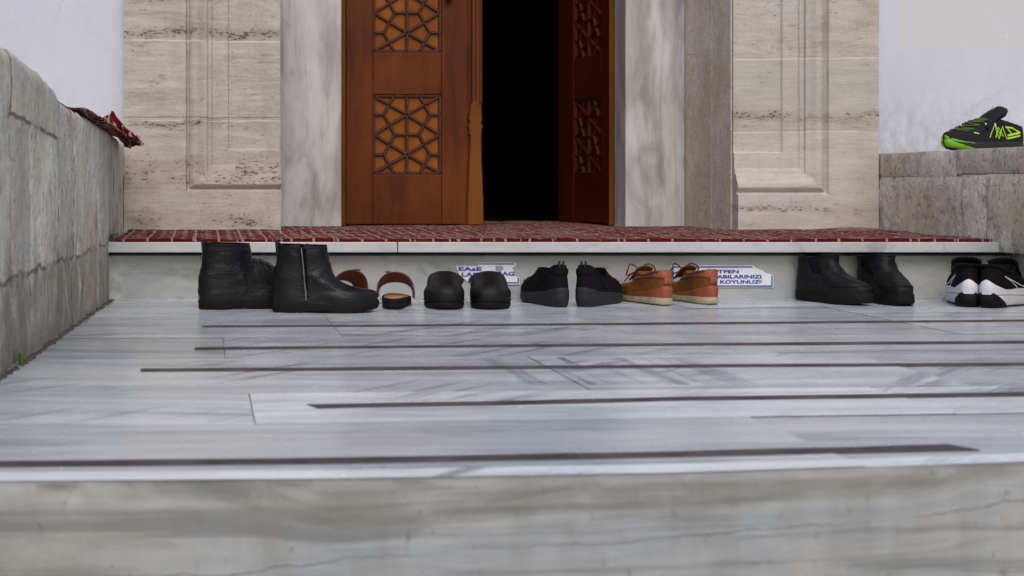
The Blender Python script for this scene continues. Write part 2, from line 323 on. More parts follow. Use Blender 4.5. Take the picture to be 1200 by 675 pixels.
def nosing():
    m = NM('white_ledge_marble'); a = m.noise(3, 6, .6, m.map((1, 1, 3)), .6); v = m.ramp(m.noise(2.3, 5, .6, m.map((1.3, 1, .6), (.4, 0, 0)), 1.2), (.62, 0.0), (.68, 1.0))
    c = m.mix(m.ramp(a, (.3, 0.0), (.7, 1.0)), (.41, .435, .455), (.54, .555, .56)); c = m.mix(m.ma('MULTIPLY', v, .55), c, (.25, .27, .29))
    dt = m.ramp(m.noise(11, 7, .72, m.map((1, 1, 2.5))), (.50, 0.0), (.66, 1.0)); c = m.mix(m.ma('MULTIPLY', dt, .35), c, (.27, .26, .235))
    return m.fin(c, .4, m.noise(40, 4), .1, .002, .4)
M['nosing'] = nosing()
M['left_wall'] = old_wall('weathered_wall', (.44, .41, .345), (.63, .605, .55), (.62, .57, .45), (.22, .18, .135), joints=True)
M['right_wall'] = old_wall('rough_stone', (.52, .47, .41), (.62, .585, .53), (.65, .625, .585), (.26, .215, .17), False, .8, ds=.8)
M['cheek'] = old_wall('stone_cheek', (.52, .455, .39), (.60, .55, .49), (.66, .62, .57), (.34, .28, .22), False, .6, ds=.55)
M['grout'] = plain('grout', (.20, .20, .205), .9)
M['strip'] = plain('grip_strip', (.075, .06, .058), .75, .5, 12, .4, .002, .3)
M['pave'] = plain('paving', (.32, .31, .29), .85, .2, 3, .4, .01)
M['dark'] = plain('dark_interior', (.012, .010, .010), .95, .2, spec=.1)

def wood(name, c1, c2, c3, rough=.42):
    m = NM(name)
    w = m.vadd(m.map((9, 9, .7)), m.noise(2, 3, .5, col=True), .7)
    g = m.noise(3, 8, .65, w, .4); bl = m.noise(3.1, 5, .55, m.map((1, 1, .7)), .2); fine = m.noise(30, 5, .7, m.map((3, 3, .25)))
    c = m.mix(m.ramp(g, (.3, 0.0), (.68, 1.0)), c1, c2)
    c = m.mix(m.ma('MULTIPLY', m.ramp(bl, (.42, 0.0), (.66, 1.0)), .75), c, c3)
    c = m.mix(m.ma('MULTIPLY', m.ramp(fine, (.5, 0.0), (.75, 1.0)), .35), c, c1)
    scr = m.ramp(m.noise(22, 6, .7, m.map((1, 1, .5), (2, 5, 1)), 1.2), (.685, 0.0), (.71, 1.0))
    c = m.mix(m.ma('MULTIPLY', scr, .35), c, (.24, .11, .035))
    return m.fin(c, rough, fine, .12, .002, .15)
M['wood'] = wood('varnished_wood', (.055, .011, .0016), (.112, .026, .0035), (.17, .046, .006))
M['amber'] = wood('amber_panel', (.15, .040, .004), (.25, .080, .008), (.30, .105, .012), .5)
M['mould'] = wood('dark_moulding', (.070, .024, .016), (.10, .038, .028), (.085, .031, .021), .5)
M['astragal'] = wood('light_wood', (.085, .022, .003), (.155, .045, .005), (.20, .066, .008))
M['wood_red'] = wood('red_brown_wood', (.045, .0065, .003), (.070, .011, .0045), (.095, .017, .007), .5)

def carpet_mat(name):
    m = NM(name)
    v = m.vadd(m.co, m.noise(18, 3, .6, col=True), .016); 
    x, y, z = m.sep(v)
    def cell(a, p, w, off=0.0):          # 1 near multiples of p
        q = m.ma('PINGPONG', m.ma('ADD', a, off+10*p), p/2); return m.ma('LESS_THAN', q, w)
    # big ladder bars across the weave, rungs between them
    vert = cell(x, .070, .0028, .02); hor = cell(y, .045, .0024, -.021)
    rx = m.ma('PINGPONG', m.ma('ADD', x, 1.105), .035); ry = m.ma('PINGPONG', m.ma('ADD', y, -.021), .0225)
    diam = m.ma('LESS_THAN', m.ma('ADD', m.ma('DIVIDE', rx, .012), m.ma('DIVIDE', ry, .011)), 1.0)
    s2 = m.ma('MULTIPLY', cell(y, .0225, .0020, -.009), m.ma('GREATER_THAN', m.noise(9, 2), .52))
    s3 = m.ma('MULTIPLY', cell(x, .026, .0022, .0), m.ma('GREATER_THAN', m.noise(17, 2), .56)); s2 = m.ma('MAXIMUM', s2, s3)
    k = m.ma('MAXIMUM', m.ma('MAXIMUM', vert, hor), m.ma('MAXIMUM', diam, s2))
    wear = m.ramp(m.noise(28, 5, .7), (.36, 0.0), (.46, 1.0)); k = m.ma('MULTIPLY', k, wear)
    red = m.mix(m.noise(40, 4, .7), (.060, .004, .009), (.165, .010, .021)); cream = m.mix(m.noise(50, 3), (.26, .21, .165), (.42, .365, .30))
    c = m.mix(k, red, cream)
    c = m.mix(m.ma('MULTIPLY', m.ramp(m.noise(3, 5, .6), (.55, 0.0), (.7, 1.0)), .25), c, (.12, .07, .055))
    return m.fin(c, .95, m.noise(260, 3, .7), .8, .004, .02)
M['carpet'] = carpet_mat('red_carpet')

def leather(name, c, rough=.38, cre=1.0, var=.35, spec=.5):
    m = NM(name); n = m.noise(12, 5, .6, None, .8); w = m.noise(15, 4, .55, m.map((1, 1.0, 1.7)), 1.6); f = m.noise(300, 2)
    dust = m.noise(20, 6, .7, m.map((1,1,1), (3,3,3)))
    col = m.mix(m.ramp(n, (.3, 0.0), (.7, 1.0)), tuple(v*(1-var) for v in c), tuple(v*(1+var) for v in c))
    col = m.mix(m.ma('MULTIPLY', m.ramp(dust, (.56, 0.0), (.75, 1.0)), .25), col, tuple(v*.8+.008 for v in c))
    r = m.ramp(n, (.3, max(.1, rough-.08)), (.7, rough+.15))
    cr = m.noise(9, 4, .55, m.map((1, 1.0, 2.2), (3, 5, 1)), 1.8); cr = m.ma('MINIMUM', m.ma('MULTIPLY', m.ma('ABSOLUTE', m.ma('SUBTRACT', cr, .5)), 14.0), 1.0)
    return m.fin(col, r, m.ma('ADD', m.ma('ADD', m.ma('MULTIPLY', w, cre), m.ma('MULTIPLY', cr, .10*cre)), m.ma('MULTIPLY', f, .15)), .5, .0055, spec)
M['black_leather'] = leather('black_leather', (.0065, .0058, .0072), .30, spec=.3)
M['matte_leather'] = leather('matte_black_leather', (.0060, .0052, .0064), .48, 1.3, spec=.2)
M['black_sole'] = leather('black_rubber', (.0085, .0075, .0075), .65, .3, spec=.12)
M['clog'] = leather('black_foam_rubber', (.0065, .0058, .0068), .45, .35, spec=.25)
M['mesh_black'] = leather('black_mesh_fabric', (.0065, .0055, .007), .85, .6, spec=.1)
M['grey_sole'] = leather('dark_grey_sole', (.020, .020, .024), .6, .3, spec=.25)
M['lining'] = plain('dark_lining', (.005, .0045, .005), .9, spec=.05)
M['tan'] = leather('tan_insole', (.34, .17, .07), .6, .3)
M['brown_strap'] = leather('brown_leather', (.09, .026, .010), .45, .5)
M['strap_in'] = leather('brown_strap_inside', (.13, .036, .009), .6, .4)
M['cognac'] = leather('cognac_leather', (.27, .062, .026), .5, .8, .4)
M['ochre'] = leather('ochre_suede', (.165, .058, .013), .8, .4, .35, .15)
M['cream_sole'] = plain('cream_sole', (.38, .31, .22), .6, .2)
M['brown_rubber'] = plain('brown_rubber', (.05, .035, .03), .7)
M['lace_brown'] = plain('brown_lace', (.045, .018, .016), .8)
M['lace_black'] = plain('black_lace', (.012, .011, .013), .8)
M['white_foam'] = plain('white_foam', (.66, .66, .72), .55, .08)
M['white'] = plain('white_print', (.75, .75, .78), .5, .05)
M['insole'] = plain('pale_insole', (.38, .42, .38), .8, .2, 60)
M['lime'] = plain('lime_rubber', (.16, .44, .008), .5, .15)
M['lime2'] = plain('lime_print', (.42, .72, .02), .5, .1)
M['lime_lace'] = plain('green_lace', (.065, .11, .012), .8, .4, 400)
M['shoe_grey'] = leather('charcoal_fabric', (.012, .0115, .015), .75, .5, spec=.2)
M['metal'] = plain('zip_metal', (.20, .19, .185), .4, .1, metal=.6)
M['sticker'] = plain('sticker_white', (.72, .74, .78), .5, .06, 60, .1, .001)
M['blue'] = plain('sticker_blue', (.022, .045, .30), .5, .15, 80)
M['sticker_worn'] = plain('sticker_worn', (.33, .32, .28), .8, .25, 90)
M['weed'] = plain('weed_leaf', (.09, .20, .03), .6, .3)
M['dirt'] = plain('dirt', (.09, .07, .05), .95, .4, 40, .6, .004)
M['iron'] = plain('door_iron', (.035, .018, .014), .5, .2)

# ------------------------------------------------------------------ the setting
YR = 4.22; YS = 4.17; ZS = .171; ZU = .1405     # step riser, ledge front, ledge top and underside
YP = 4.90; YJ = 5.42; YD = 5.555; ZC = ZS+.009
EDGE = [(-3.0, 1.58), (-1.0, 1.605), (-.234, 1.623), (.157, 1.637), (.561, 1.670), (1.003, 1.742), (1.8, 1.90), (2.6, 2.05), (4.0, 2.2)]
def yedge(x):
    for (a, ya), (b, yb) in zip(EDGE, EDGE[1:]):
        if x <= b: return ya+(yb-ya)*(x-a)/(b-a)
    return EDGE[-1][1]
g = MB(); g.add([(-60, -60, -1.1), (60, -60, -1.1), (60, 60, -1.1), (-60, 60, -1.1)], [(0,1,2,3)])
tag(g.build('ground', M['pave']), kind='structure')

# landing floor: marble slabs with fine joints on a grout bed
rows = [((0, 352.5), (1200, 346.0)), ((110, 371), (1000, 359.0)), ((0, 397), (1200, 391)), ((0, 422), (1200, 413)), ((0, 464.5), (1200, 452)), ((0, 502), (1200, 484))]
lines = []
for (a, b) in rows:
    p = FL(*a); q = FL(*b); k = (q.y-p.y)/(q.x-p.x); lines.append((p, k))
def yl(i, x):
    if i < 6: return lines[i][0].y+lines[i][1]*(x-lines[i][0].x) if i else YR+.02
    return yedge(x)+.014
splits = {0: [-.6, .52, 1.33, 2.02, 2.9], 1: [-.6, .31, .96, 1.72, 2.9], 2: [-.6, .04, 1.16, 1.93, 2.9], 3: [-.6, .64, 1.30, 2.2, 2.9], 4: [-.6, .072, 1.12, 1.75, 2.9], 5: [-.6, .80, 1.9, 2.9]}
tones = {0: [.62, .52, .66, .55], 1: [.42, .50, .44, .60], 2: [.25, .38, .42, .35], 3: [.62, .70, .40, .55], 4: [.92, 1.12, .98, 1.0], 5: [.60, .48, .62]}
fl = MB()
for i in range(6):
    sp = splits[i]
    for j in range(len(sp)-1):
        x0, x1 = sp[j]+.0008, sp[j+1]-.0008; n = max(2, int((x1-x0)/.05)); gp = .0009
        dz = random.uniform(-.0006, .0006)
        def f(u, v):
            x = x0+(x1-x0)*u; ya = yl(i+1, x)+gp; yb = yl(i, x)-gp
            return (x, ya+(yb-ya)*v, dz)
        if i < 5: fl.grid(f, n, 1, tones[i][j])
        else:    # last row: a slab and the white border strip that carries the worn edge
            fl.grid(lambda u, v: (x0+(x1-x0)*u, (lambda ya, yb: ya+(yb-ya)*v)(yl(6, x0+(x1-x0)*u)+.055, yl(5, x0+(x1-x0)*u)-gp), dz), n, 1, tones[i][j])
            fl.grid(lambda u, v: (x0+(x1-x0)*u, yl(6, x0+(x1-x0)*u)+.053*v, dz), n, 1, 1.28)
    # grout bed
tag(fl.build('floor', M['floor']), kind='structure')
gb = MB(); gb.grid(lambda u, v: (-.6+3.5*u, (yedge(-.6+3.5*u)+.014)*(1-v)+(YR+.03)*v, -.004), 60, 1)
tag(gb.build('grout_bed', M['grout']), kind='structure')
# front edge of the landing and steps going down
st = MB(); N = 520; prof = [(.016, -.0008), (.009, -.0018), (.004, -.0045), (.001, -.009), (0, -.016), (-.001, -.05), (-.001, -.10), (-.002, -.171)]
def fe(u, v):
    x = -.8+3.9*u; k = v*(len(prof)-1); a = prof[int(round(k))]; e = yedge(x)
    ch = max(0, mn.noise(Vector((x*9, 3, v*1.3)))-.28)*.025 if 1 < k < 5 else 0
    w = mn.noise(Vector((x*22, a[1]*30, 0)))*.0022 if k > 0 else 0
    return (x, e+a[0]+w+ch, a[1]-(ch*.5 if k < 4 else 0)-(mn.noise(Vector((x*14, 7, 0)))+.5)*.0012*(k > 0))
st.grid(fe, N, len(prof)-1)
tag(st.build('landing_edge', M['front'], smooth=True, sharp=60), kind='structure')
s2 = MB()
for k in range(1, 7):
    s2.box(-3, 4.2, 1.62-.33*k, 2.1 if k == 1 else 1.62-.33*(k-1)+.02, -1.1, -.171*k+.0)
tag(s2.build('lower_steps', M['front'], bevel=.006), kind='structure')

# anti-slip strips
strips = [([(237, 383), (600, 381), (1200, 376), (1330, 374.5)], 'thin brown strip in the marble floor nearest the row of shoes'),
          ([(228, 409), (400, 407.4), (800, 404), (1200, 401.2), (1330, 400)], 'brown strip in the marble floor, second counting from the shoes'),
          ([(165, 434.2), (400, 433), (800, 429.6), (1200, 427.2), (1330, 426)], 'middle brown strip in the marble floor, its left end nearest the stained wall'),
          ([(365, 477), (600, 473), (800, 468), (1200, 462.6), (1330, 461)], 'brown strip in the marble floor starting farther right than all the others'),
          ([(-120, 546), (0, 545), (400, 541), (800, 533.3), (1128, 524.8)], 'nearest brown strip in the marble floor, beside the worn front edge')]
for si, (pts, lab) in enumerate(strips):
    b = MB(); P = []
    for (a, c) in zip(pts, pts[1:]):
        for k in range(12):
            P.append(FL(a[0]+(c[0]-a[0])*k/12, a[1]+(c[1]-a[1])*k/12))
    P.append(FL(*pts[-1])); hw = .019
    R = []
    for k, p in enumerate(P):
        w = hw*(1+.12*mn.noise(Vector((p.x*8, si*9, 0)))) ; sk = 0
        if k == 0 and si == 3: sk = 1
        if k == len(P)-1 and si == 4: sk = 2
        y0, y1 = p.y-w, p.y+w
        xa = p.x+(.008 if sk == 1 else .012 if sk == 2 else 0); xb = p.x-(.006 if sk == 1 else .010 if sk == 2 else 0)
        R.append([(xa, y0, -.003), (xa, y0, .0016), (xb, y1, .0016), (xb, y1, -.003)])
    b.rings(R, True, True)
    tag(b.build('grip_strip', M['strip']), lab, 'grip strip', 'dark grip strips inlaid in the landing')

# ------------------------------------------------------------------ upper step with its marble ledge
step = thing('entrance_step', 'low grey marble step with a pale projecting ledge below the door', 'step', (1.0, YR, 0))
def kid(o, par):    # parent, keeping world place (parents carry only location here)
    o.parent = par; o.location = Vector(o.location)-par.location; return o
b = MB(); b.grid(lambda u, v: (-.31+2.72*u, YR+.002*mn.noise(Vector((u*40, v*5, 2))), -.002+(ZU-.012+.002)*v), 200, 10); kid(b.build('riser', M['riser'], smooth=True), step)
b = MB(); b.box(-.31, 2.42, YR+.028, YR+.06, ZU-.03, ZU-.001); kid(b.build('mortar_bed', M['dirt']), step)
b = MB(); b.grid(lambda u, v: (-.31+2.72*u, YR+.03*v, ZU-.012+.004*v), 20, 1); kid(b.build('riser_top', M['riser']), step)
XJ = (466-240)/F*YS
def lslab(x0, x1):
    b = MB(); b.box(x0, x1, YS, YP+.8, ZU, ZS); return b
for a_, b_ in ((-.293, XJ-.0012), (XJ+.0012, 2.335)):
    kid(lslab(a_, b_).build('ledge_slab', M['nosing'], bevel=.0025, segs=2), step)

# ------------------------------------------------------------------ building
bld = thing('stone_building', 'old building front of travertine pilasters, veined marble door frame and whitewashed wall', 'building', (1.06, YP, 0))
XLI = .2587; XRI = 1.837; XRO = 2.322; XLO = -.279
PROF = [(a_, b_*1.35) for a_, b_ in [(0, 0), (.004, .010), (.010, .013), (.016, .006), (.026, .001), (.040, .002), (.052, .008), (.060, .012), (.072, .013), (.074, .021), (.088, .022), (.092, .027), (.145, .028), (.149, .034)]]
ZB0 = .302; ZTOP = 2.7
def pilaster(xo, xm, xi, sgn, mat, zb):
    # xo outer edge, xm outer corner of moulding, xi inner edge, sgn = direction from xm to xi
    b = MB(); nz = 60
    def nzv(x, z): return .0022*mn.noise(Vector((x*14, 1, z*20)))+.0012*mn.noise(Vector((x*50, 3, z*70)))
    b.grid(lambda u, v: (xo+(xm-xo)*u, YP+nzv(xo+(xm-xo)*u, ZS-.02+(ZTOP-ZS)*v), ZS-.02+(ZTOP-ZS)*v), 18, 220)
    b.grid(lambda u, v: (xm+(xi-xm)*u, YP+nzv(xm+(xi-xm)*u, ZS-.02+(zb-ZS+.02)*v), ZS-.02+(zb-ZS+.02)*v), 24, 14)
    def dep(x, z):
        d = min((x-xm)*sgn, z-zb); d += .0015*mn.noise(Vector((x*9, 0, z*9)))
        for (a, p), (c, q) in zip(PROF, PROF[1:]):
            if d <= c: return p+(q-p)*max(0, (d-a))/(c-a)
        return PROF[-1][1]
    ds = sorted(set([p[0] for p in PROF]+[.02, .033, .046, .066, .08, .1, .12, .135]))
    xs = [xm+sgn*d for d in ds if d < abs(xi-xm)-.002]+[xm+(xi-xm)*.93*1, xi]
    xs = sorted(set(round(x, 5) for x in xs), reverse=(sgn < 0)); zs = [zb+d for d in ds]
    z = zs[-1]
    while z < ZTOP-.02: z += .02; zs.append(z)
    vs = [(x, YP+dep(x, z)+nzv(x, z)*.6, z) for x in xs for z in zs]; n2 = len(zs)
    b.add(vs, [(i*n2+j, (i+1)*n2+j, (i+1)*n2+j+1, i*n2+j+1) for i in range(len(xs)-1) for j in range(n2-1)])
    # inner side
    pl = [(xi, YP, ZS-.02), (xi, YP, zb)]+[(xi, YP+dep(xi, zb+d), zb+d) for d in ds]+[(xi, YP+PROF[-1][1], ZTOP-.02), (xi, YJ+.14, ZTOP-.02), (xi, YJ+.14, ZS-.02)]
    b.add(pl, [tuple(range(len(pl)))])
    b.add([(xo, YP, ZS-.02), (xo, YP, ZTOP), (xo, YP+.3, ZTOP), (xo, YP+.3, ZS-.02)], [(0,1,2,3)])
    return kid(b.build('pilaster', mat, smooth=True, sharp=35), bld)
pilaster(XLO, -.065, XLI+.004, 1, M['trav_left'], .314)
pilaster(XRO, 2.150, XRI, -1, M['trav_right'], .303)
# inner return blocks of the right pilaster (rough stone cheek)
b = MB(); zz = [ZS-.02, .40, .62, .86, 1.4, 2.6]
for z0, z1 in zip(zz, zz[1:]):
    b.box(XRI-.004, XRI+.02, YP+.058, 5.14, z0+.0003, z1-.0003, .3+random.random()*.25); b.box(XRI-.005, XRI+.02, 5.142, YJ+.1, z0-.03 if z0 > .3 else z0, z1-.0306, .3+random.random()*.25)
kid(b.build('stone_cheek', M['cheek']), bld)
# plaster walls either side
for x0, x1 in ((-4.0, XLO-.0), (XRO, 6.0)):
    b = MB(); b.box(x0, x1, YP+.045, YP+.3, -1.1, 3.0); kid(b.build('plaster_wall', M['plaster']), bld)
# marble jambs, lintel, wall above
for x0, x1 in ((.262, .521), (1.603, XRI-.006)):
    b = MB()
    b.box(x0, x1, YJ, YJ+.15, ZS-.02, 2.25); kid(b.build('marble_jamb', M['jamb'], bevel=.006, segs=3), bld)
b = MB(); b.box(.262, XRI-.006, YJ, YJ+.15, 2.252, 2.55); kid(b.build('lintel', M['jamb'], bevel=.006), bld)
b = MB(); b.box(XLI+.006, XRI-.006, YP+.3, YJ+.6, 2.553, 3.0); b.box(-4, 6, YP+.0, YP+.3, 2.705, 3.2); kid(b.build('upper_wall', M['plaster']), bld)
b = MB(); b.box(-4, 6, YP-.12, YP+.4, 3.203, 3.35); kid(b.build('cornice', M['trav_right'], bevel=.02), bld)
# interior shell (room behind the door)
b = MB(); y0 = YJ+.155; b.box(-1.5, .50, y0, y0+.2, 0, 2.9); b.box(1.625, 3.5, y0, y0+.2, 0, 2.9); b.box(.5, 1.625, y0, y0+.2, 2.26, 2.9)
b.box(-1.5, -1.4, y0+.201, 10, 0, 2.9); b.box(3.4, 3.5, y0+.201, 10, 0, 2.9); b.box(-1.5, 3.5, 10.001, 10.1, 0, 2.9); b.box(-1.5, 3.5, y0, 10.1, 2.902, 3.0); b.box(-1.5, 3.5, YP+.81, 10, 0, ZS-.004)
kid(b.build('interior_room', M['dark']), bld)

# door leaves. local: x from hinge, y outward thickness, z up
def leaf(side, hinge, rot, woodm, amber, mould, astr):
    d = bpy.data.objects.new('door', None)
    wl_ = .530; b = MB(); H = 2.06; T = .045
    sx = lambda x: x*side
    def bx(mb, x0, x1, y0, y1, z0, z1): a, c = sorted((sx(x0), sx(x1))); mb.box(a, c, y0, y1, z0, z1)
    pz = [.198, .675, 1.152, 1.629]      # panel bottoms above the floor line
    P0, P1, ph = .104, .373, .313
    bx(b, 0, P0, 0, T, .004, H); bx(b, P1+.0, wl_, 0, T, .004, H)
    zs = [.004]+[v for p in pz for v in (p, p+ph)]+[H]
    for k in range(0, len(zs), 2): bx(b, P0+.0008, P1-.0008, .0008, T-.001, zs[k], zs[k+1])
    body = b.build('door', woodm, bevel=.0025); body.parent = bld
    body.location = Vector(hinge)-bld.location; body.rotation_euler = (0, 0, rot)
    for p in pz:
        a = MB(); bx(a, P0+.001, P1-.001, .016, .030, p+.001, p+ph-.001)
        po = a.build('lattice_panel', amber); po.parent = body
        m_ = MB(); w = P1-P0; hh = .0045; n = 4
        def seg(a0, b0, r=.0058):
            (x0, z0), (x1, z1) = a0, b0; A = Vector((sx(P0+x0*w), .011, p+z0*ph)); B = Vector((sx(P0+x1*w), .011, p+z1*ph))
            dd = (B-A).normalized(); nn = Vector((dd.z, 0, -dd.x))
            prof = [(-r-.001, .0055), (-r, -.001), (-r*.5, -.006), (r*.5, -.006), (r, -.001), (r+.001, .0055)]
            R = [[A+nn*q[0]+Vector((0, q[1], 0)) for q in prof], [B+nn*q[0]+Vector((0, q[1], 0)) for q in prof]]
            m_.rings(R, True, True)
        e = .018
        for A in (((e, 0), (e, 1)), ((1-e, 0), (1-e, 1)), ((0, e), (1, e)), ((0, 1-e), (1, 1-e)), ((.5, 0), (.5, 1))): seg(*A)
        for c in (.25, .75):
            for ex in (e, 1-e):
                for ez in (c-.25, c+.25): seg((.5, c), (ex, min(1-e, max(e, ez))))
            seg((0, c), (.165, c)); seg((.835, c), (1, c))
        seg((.32, .5), (.68, .5))
        zg = [(.325, 0), (.165, .25), (.325, .5), (.165, .75), (.325, 1)]
        for A, B in zip(zg, zg[1:]): seg(A, B); seg((1-A[0], A[1]), (1-B[0], B[1]))
        lo = m_.build('lattice', mould); lo.parent = body; 
        lo.location = (0, -.001, 0)
    if astr:
        a = MB(); X = .500*1; cx = sx(.5015)
        out = [(.004, .0235), (.10, .0225), (.20, .0195), (.275, .0172), (.34, .0155), (.352, .0155), (.356, .019), (.362, .0175), (.366, .0175), (.372, .0185), (.380, .0200), (.388, .0200), (.398, .0165), (.404, .0160), (.410, .0190), (.420, .0200), (.428, .0180), (.432, .0165), (.436, .0190), (.440, .0165), (.452, .0155), (.468, .0145), (.476, .010), (.480, .0095), (2.05, .0095)]
        R = []
        q_ = 1.45
        for z, w in out: R.append([(cx-w*q_, -.010, z), (cx-w*.85*q_, -.022, z), (cx+w*.85*q_, -.022, z), (cx+w*q_, -.010, z), (cx+w*q_, .0, z), (cx-w*q_, .0, z)])
        a.rings(R, True, True); ao = a.build('astragal', M['astragal']); ao.parent = body
        a = MB(); a.box(min(sx(.475), sx(.530)), max(sx(.475), sx(.530)), -.0045, -.0006, .48, 2.05); a.box(cx-.0035, cx+.0035, -.026, -.018, .49, 2.05); ao = a.build('astragal_backing', M['wood']); ao.parent = body
        a = MB(); hx = sx(.4); cz = .885; pts = [(hx, -.002, cz), (hx, -.03, cz), (hx+.02, -.04, cz-.002), (hx-.05, -.042, cz+.004)]
        R = []
        for k in range(9):
            t = k/8*PI; R.append([(hx+.016*math.cos(q)*max(.15, math.sin(t)**.6), -.004-.03*k/8, cz+.016*math.sin(q)*max(.15, math.sin(t)**.6)) for q in [2*PI*j/12 for j in range(12)]])
        a.rings(R, True, True); ao = a.build('handle', M['iron'], smooth=True); ao.parent = body
    bpy.data.objects.remove(d)
    return body
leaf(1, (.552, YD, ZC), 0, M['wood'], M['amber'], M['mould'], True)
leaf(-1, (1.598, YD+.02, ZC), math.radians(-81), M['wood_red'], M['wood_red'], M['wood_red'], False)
# wooden door frame strip inside the marble
b = MB(); b.box(1.585, 1.6025, YJ+.152, YJ+.165, ZC, 2.24); b.box(.5215, .549, YD-.005, YD+.04, ZC, 2.24); b.box(.55, 1.58, YD-.005, YD+.04, 2.241, 2.26)
kid(b.build('door_frame', M['astragal']), bld)

# ------------------------------------------------------------------ side walls
def xl(Y): return -(.2827+.0511*(4.17-Y)) if Y < 4.17 else -.2827+.004*(Y-4.17)
TOPL = [(1.5, .60), (2.3, .598), (2.54, .592), (2.63, .594), (2.735, .587), (2.918, .576), (3.22, .552), (3.27, .536), (3.575, .521), (4.2, .500), (4.9, .482)]
def lerp(T, y):
    for (a, p), (c, q) in zip(T, T[1:]):
        if y <= c: return p+(q-p)*max(0, (y-a))/(c-a)
    return T[-1][1]
lw = thing('side_wall', 'weathered grey parapet wall on the left with stained old plaster and a red mat on top', 'wall', (-.5, 3.2, 0))
b = MB(); vj = [1.5, 2.1, 2.64, 2.86, 3.21, 3.46, 3.60, 3.98, 4.42, 4.9]; jz = lambda y: .473-.055*(y-2.64)
seamtone = [.45, .5, .25, .85, .15, .75, .55, .2, .5, .3]
ny, nzz = 300, 60
vsg = []
for i in range(ny+1):
    Y = 1.5+3.43*i/ny; Yc = min(Y, YP+.03); T = lerp(TOPL, Yc)+.004*mn.noise(Vector((Yc*14, 0, 0)))+.002*mn.noise(Vector((Yc*60, 0, 0)))
    for j in range(nzz+1):
        z = -.01+(T+.01)*j/nzz
        d = .006*mn.noise(Vector((Yc*5, z*5, 1)))+.003*mn.noise(Vector((Yc*24, z*20, 1)))
        jn = min(abs(Yc-v-.006*mn.noise(Vector((z*20, v, 0)))) for v in vj[1:-1]); top = (2.64 < Yc < 3.21 and z > jz(Yc))
        vsg.append((xl(Yc)+d-(.003 if jn < .006 and not (2.67 < Yc < 3.15 and z > jz(Yc)) else 0)-.012*max(0, (j/nzz-.96)/.04)**2+.003*(top), Yc, z))
tn = []
for i in range(ny):
    Y = 1.5+3.43*(i+.5)/ny
    for j in range(nzz):
        z = -.01+(lerp(TOPL, Y)+.01)*(j+.5)/nzz
        k = sum(1 for v in vj[1:-1] if Y+.008*mn.noise(Vector((z*12, 4, 0))) > v); t = seamtone[k]
        if 2.64 < Y < 3.21 and z > jz(Y): t = .64
        if z < .16+.03*mn.noise(Vector((Y*9, 0, 0))): t = t*.5+.12
        tn.append(t)
o0 = len(b.v); b.v += vsg
for i in range(ny):
    for j in range(nzz):
        b.f.append([i*(nzz+1)+j, (i+1)*(nzz+1)+j, (i+1)*(nzz+1)+j+1, i*(nzz+1)+j+1]); b.t.append(tn[i*nzz+j])
def ltop(u, v):
    Y = min(1.5+3.43*u, YP+.03); T = lerp(TOPL, Y)+.004*mn.noise(Vector((Y*14, 0, 0)))+.002*mn.noise(Vector((Y*60, 0, 0)))
    return (xl(Y)-.012-.42*v+.004*mn.noise(Vector((Y*8, v*3, 4)))*(v > 0), Y, T+.006*mn.noise(Vector((Y*9, v*6, 7)))*(v > 0)+.003*(v > 0))
b.grid(ltop, 300, 12, .5)
b.add([(xl(1.5)-.012-.42, 1.5, -1.1), (xl(1.5), 1.5, -1.1), (xl(1.5), 1.5, .6), (xl(1.5)-.432, 1.5, .6)], [(0,1,2,3)], .5)
b.add([(xl(1.5)-.432, 1.5, -1.1), (xl(1.5)-.432, 1.5, .6), (xl(4.9)-.432, 4.93, .468), (xl(4.9)-.432, 4.93, -1.1)], [(0,1,2,3)], .5)
kid(b.build('wall_body', M['left_wall'], smooth=True, sharp=50), lw)

rw = thing('side_wall', 'low parapet wall of rough brown stone blocks on the right, carrying the green sneakers', 'wall', (2.6, 4.0, 0))
def rblock(y0, y1, z0, z1, tone, off=0, sm=1.0, name='stone_block'):
    b = MB(); nY = max(3, int((y1-y0)/.015)); nZ = max(3, int((z1-z0)/.015)); g_ = .0009
    def f(u, v):
        Y = y0+g_+(y1-y0-2*g_)*u; z = z0+g_+(z1-z0-2*g_)*v
        e = min(u, 1-u)*(y1-y0); ez = min(v, 1-v)*(z1-z0); r = .004*max(0, 1-min(e, ez)/.010)**2
        return (2.322+.004+off+r+sm*(.004*mn.noise(Vector((Y*12, z*12, 5)))+.003*mn.noise(Vector((Y*40, z*40, 5)))), Y, z)
    b.grid(f, nY, nZ, tone); vs = [(2.322+off+.011, y0, z0), (2.322+off+.011, y1, z0), (2.322+off+.011, y1, z1), (2.322+off+.011, y0, z1)]
    return b
blocks = [(4.65, 4.93, .365, .446, .10), (4.41, 4.65, .362, .447, .42), (3.0, 4.41, .372, .449, .22), (2.2, 3.0, .372, .452, .4),
          (4.375, 4.93, .15, .365, .30), (4.24, 4.375, .15, .370, .55), (3.2, 4.24, .141, .372, .95), (2.2, 3.2, .141, .372, .6)]
mb = MB()
for q in blocks:
    k = rblock(*q, sm=.4 if q[4] > .9 else 1); mb.add(k.v, k.f); mb.t[-len(k.f):] = [q[4]]*len(k.f)
for q in [(4.0, 4.93, -.005, .139, .2), (3.2, 4.0, -.005, .139, .45), (2.2, 3.2, -.005, .139, .3)]:
    k = rblock(*q, off=.062); mb.add(k.v, k.f); mb.t[-len(k.f):] = [q[4]]*len(k.f)
kid(mb.build('stone_blocks', M['right_wall'], smooth=True, sharp=50), rw)
b = MB(); b.box(2.338, 2.9, 2.21, 4.93, .142, .440, .3); b.box(2.400, 2.9, 2.21, 4.93, -1.1, .1415, .3)
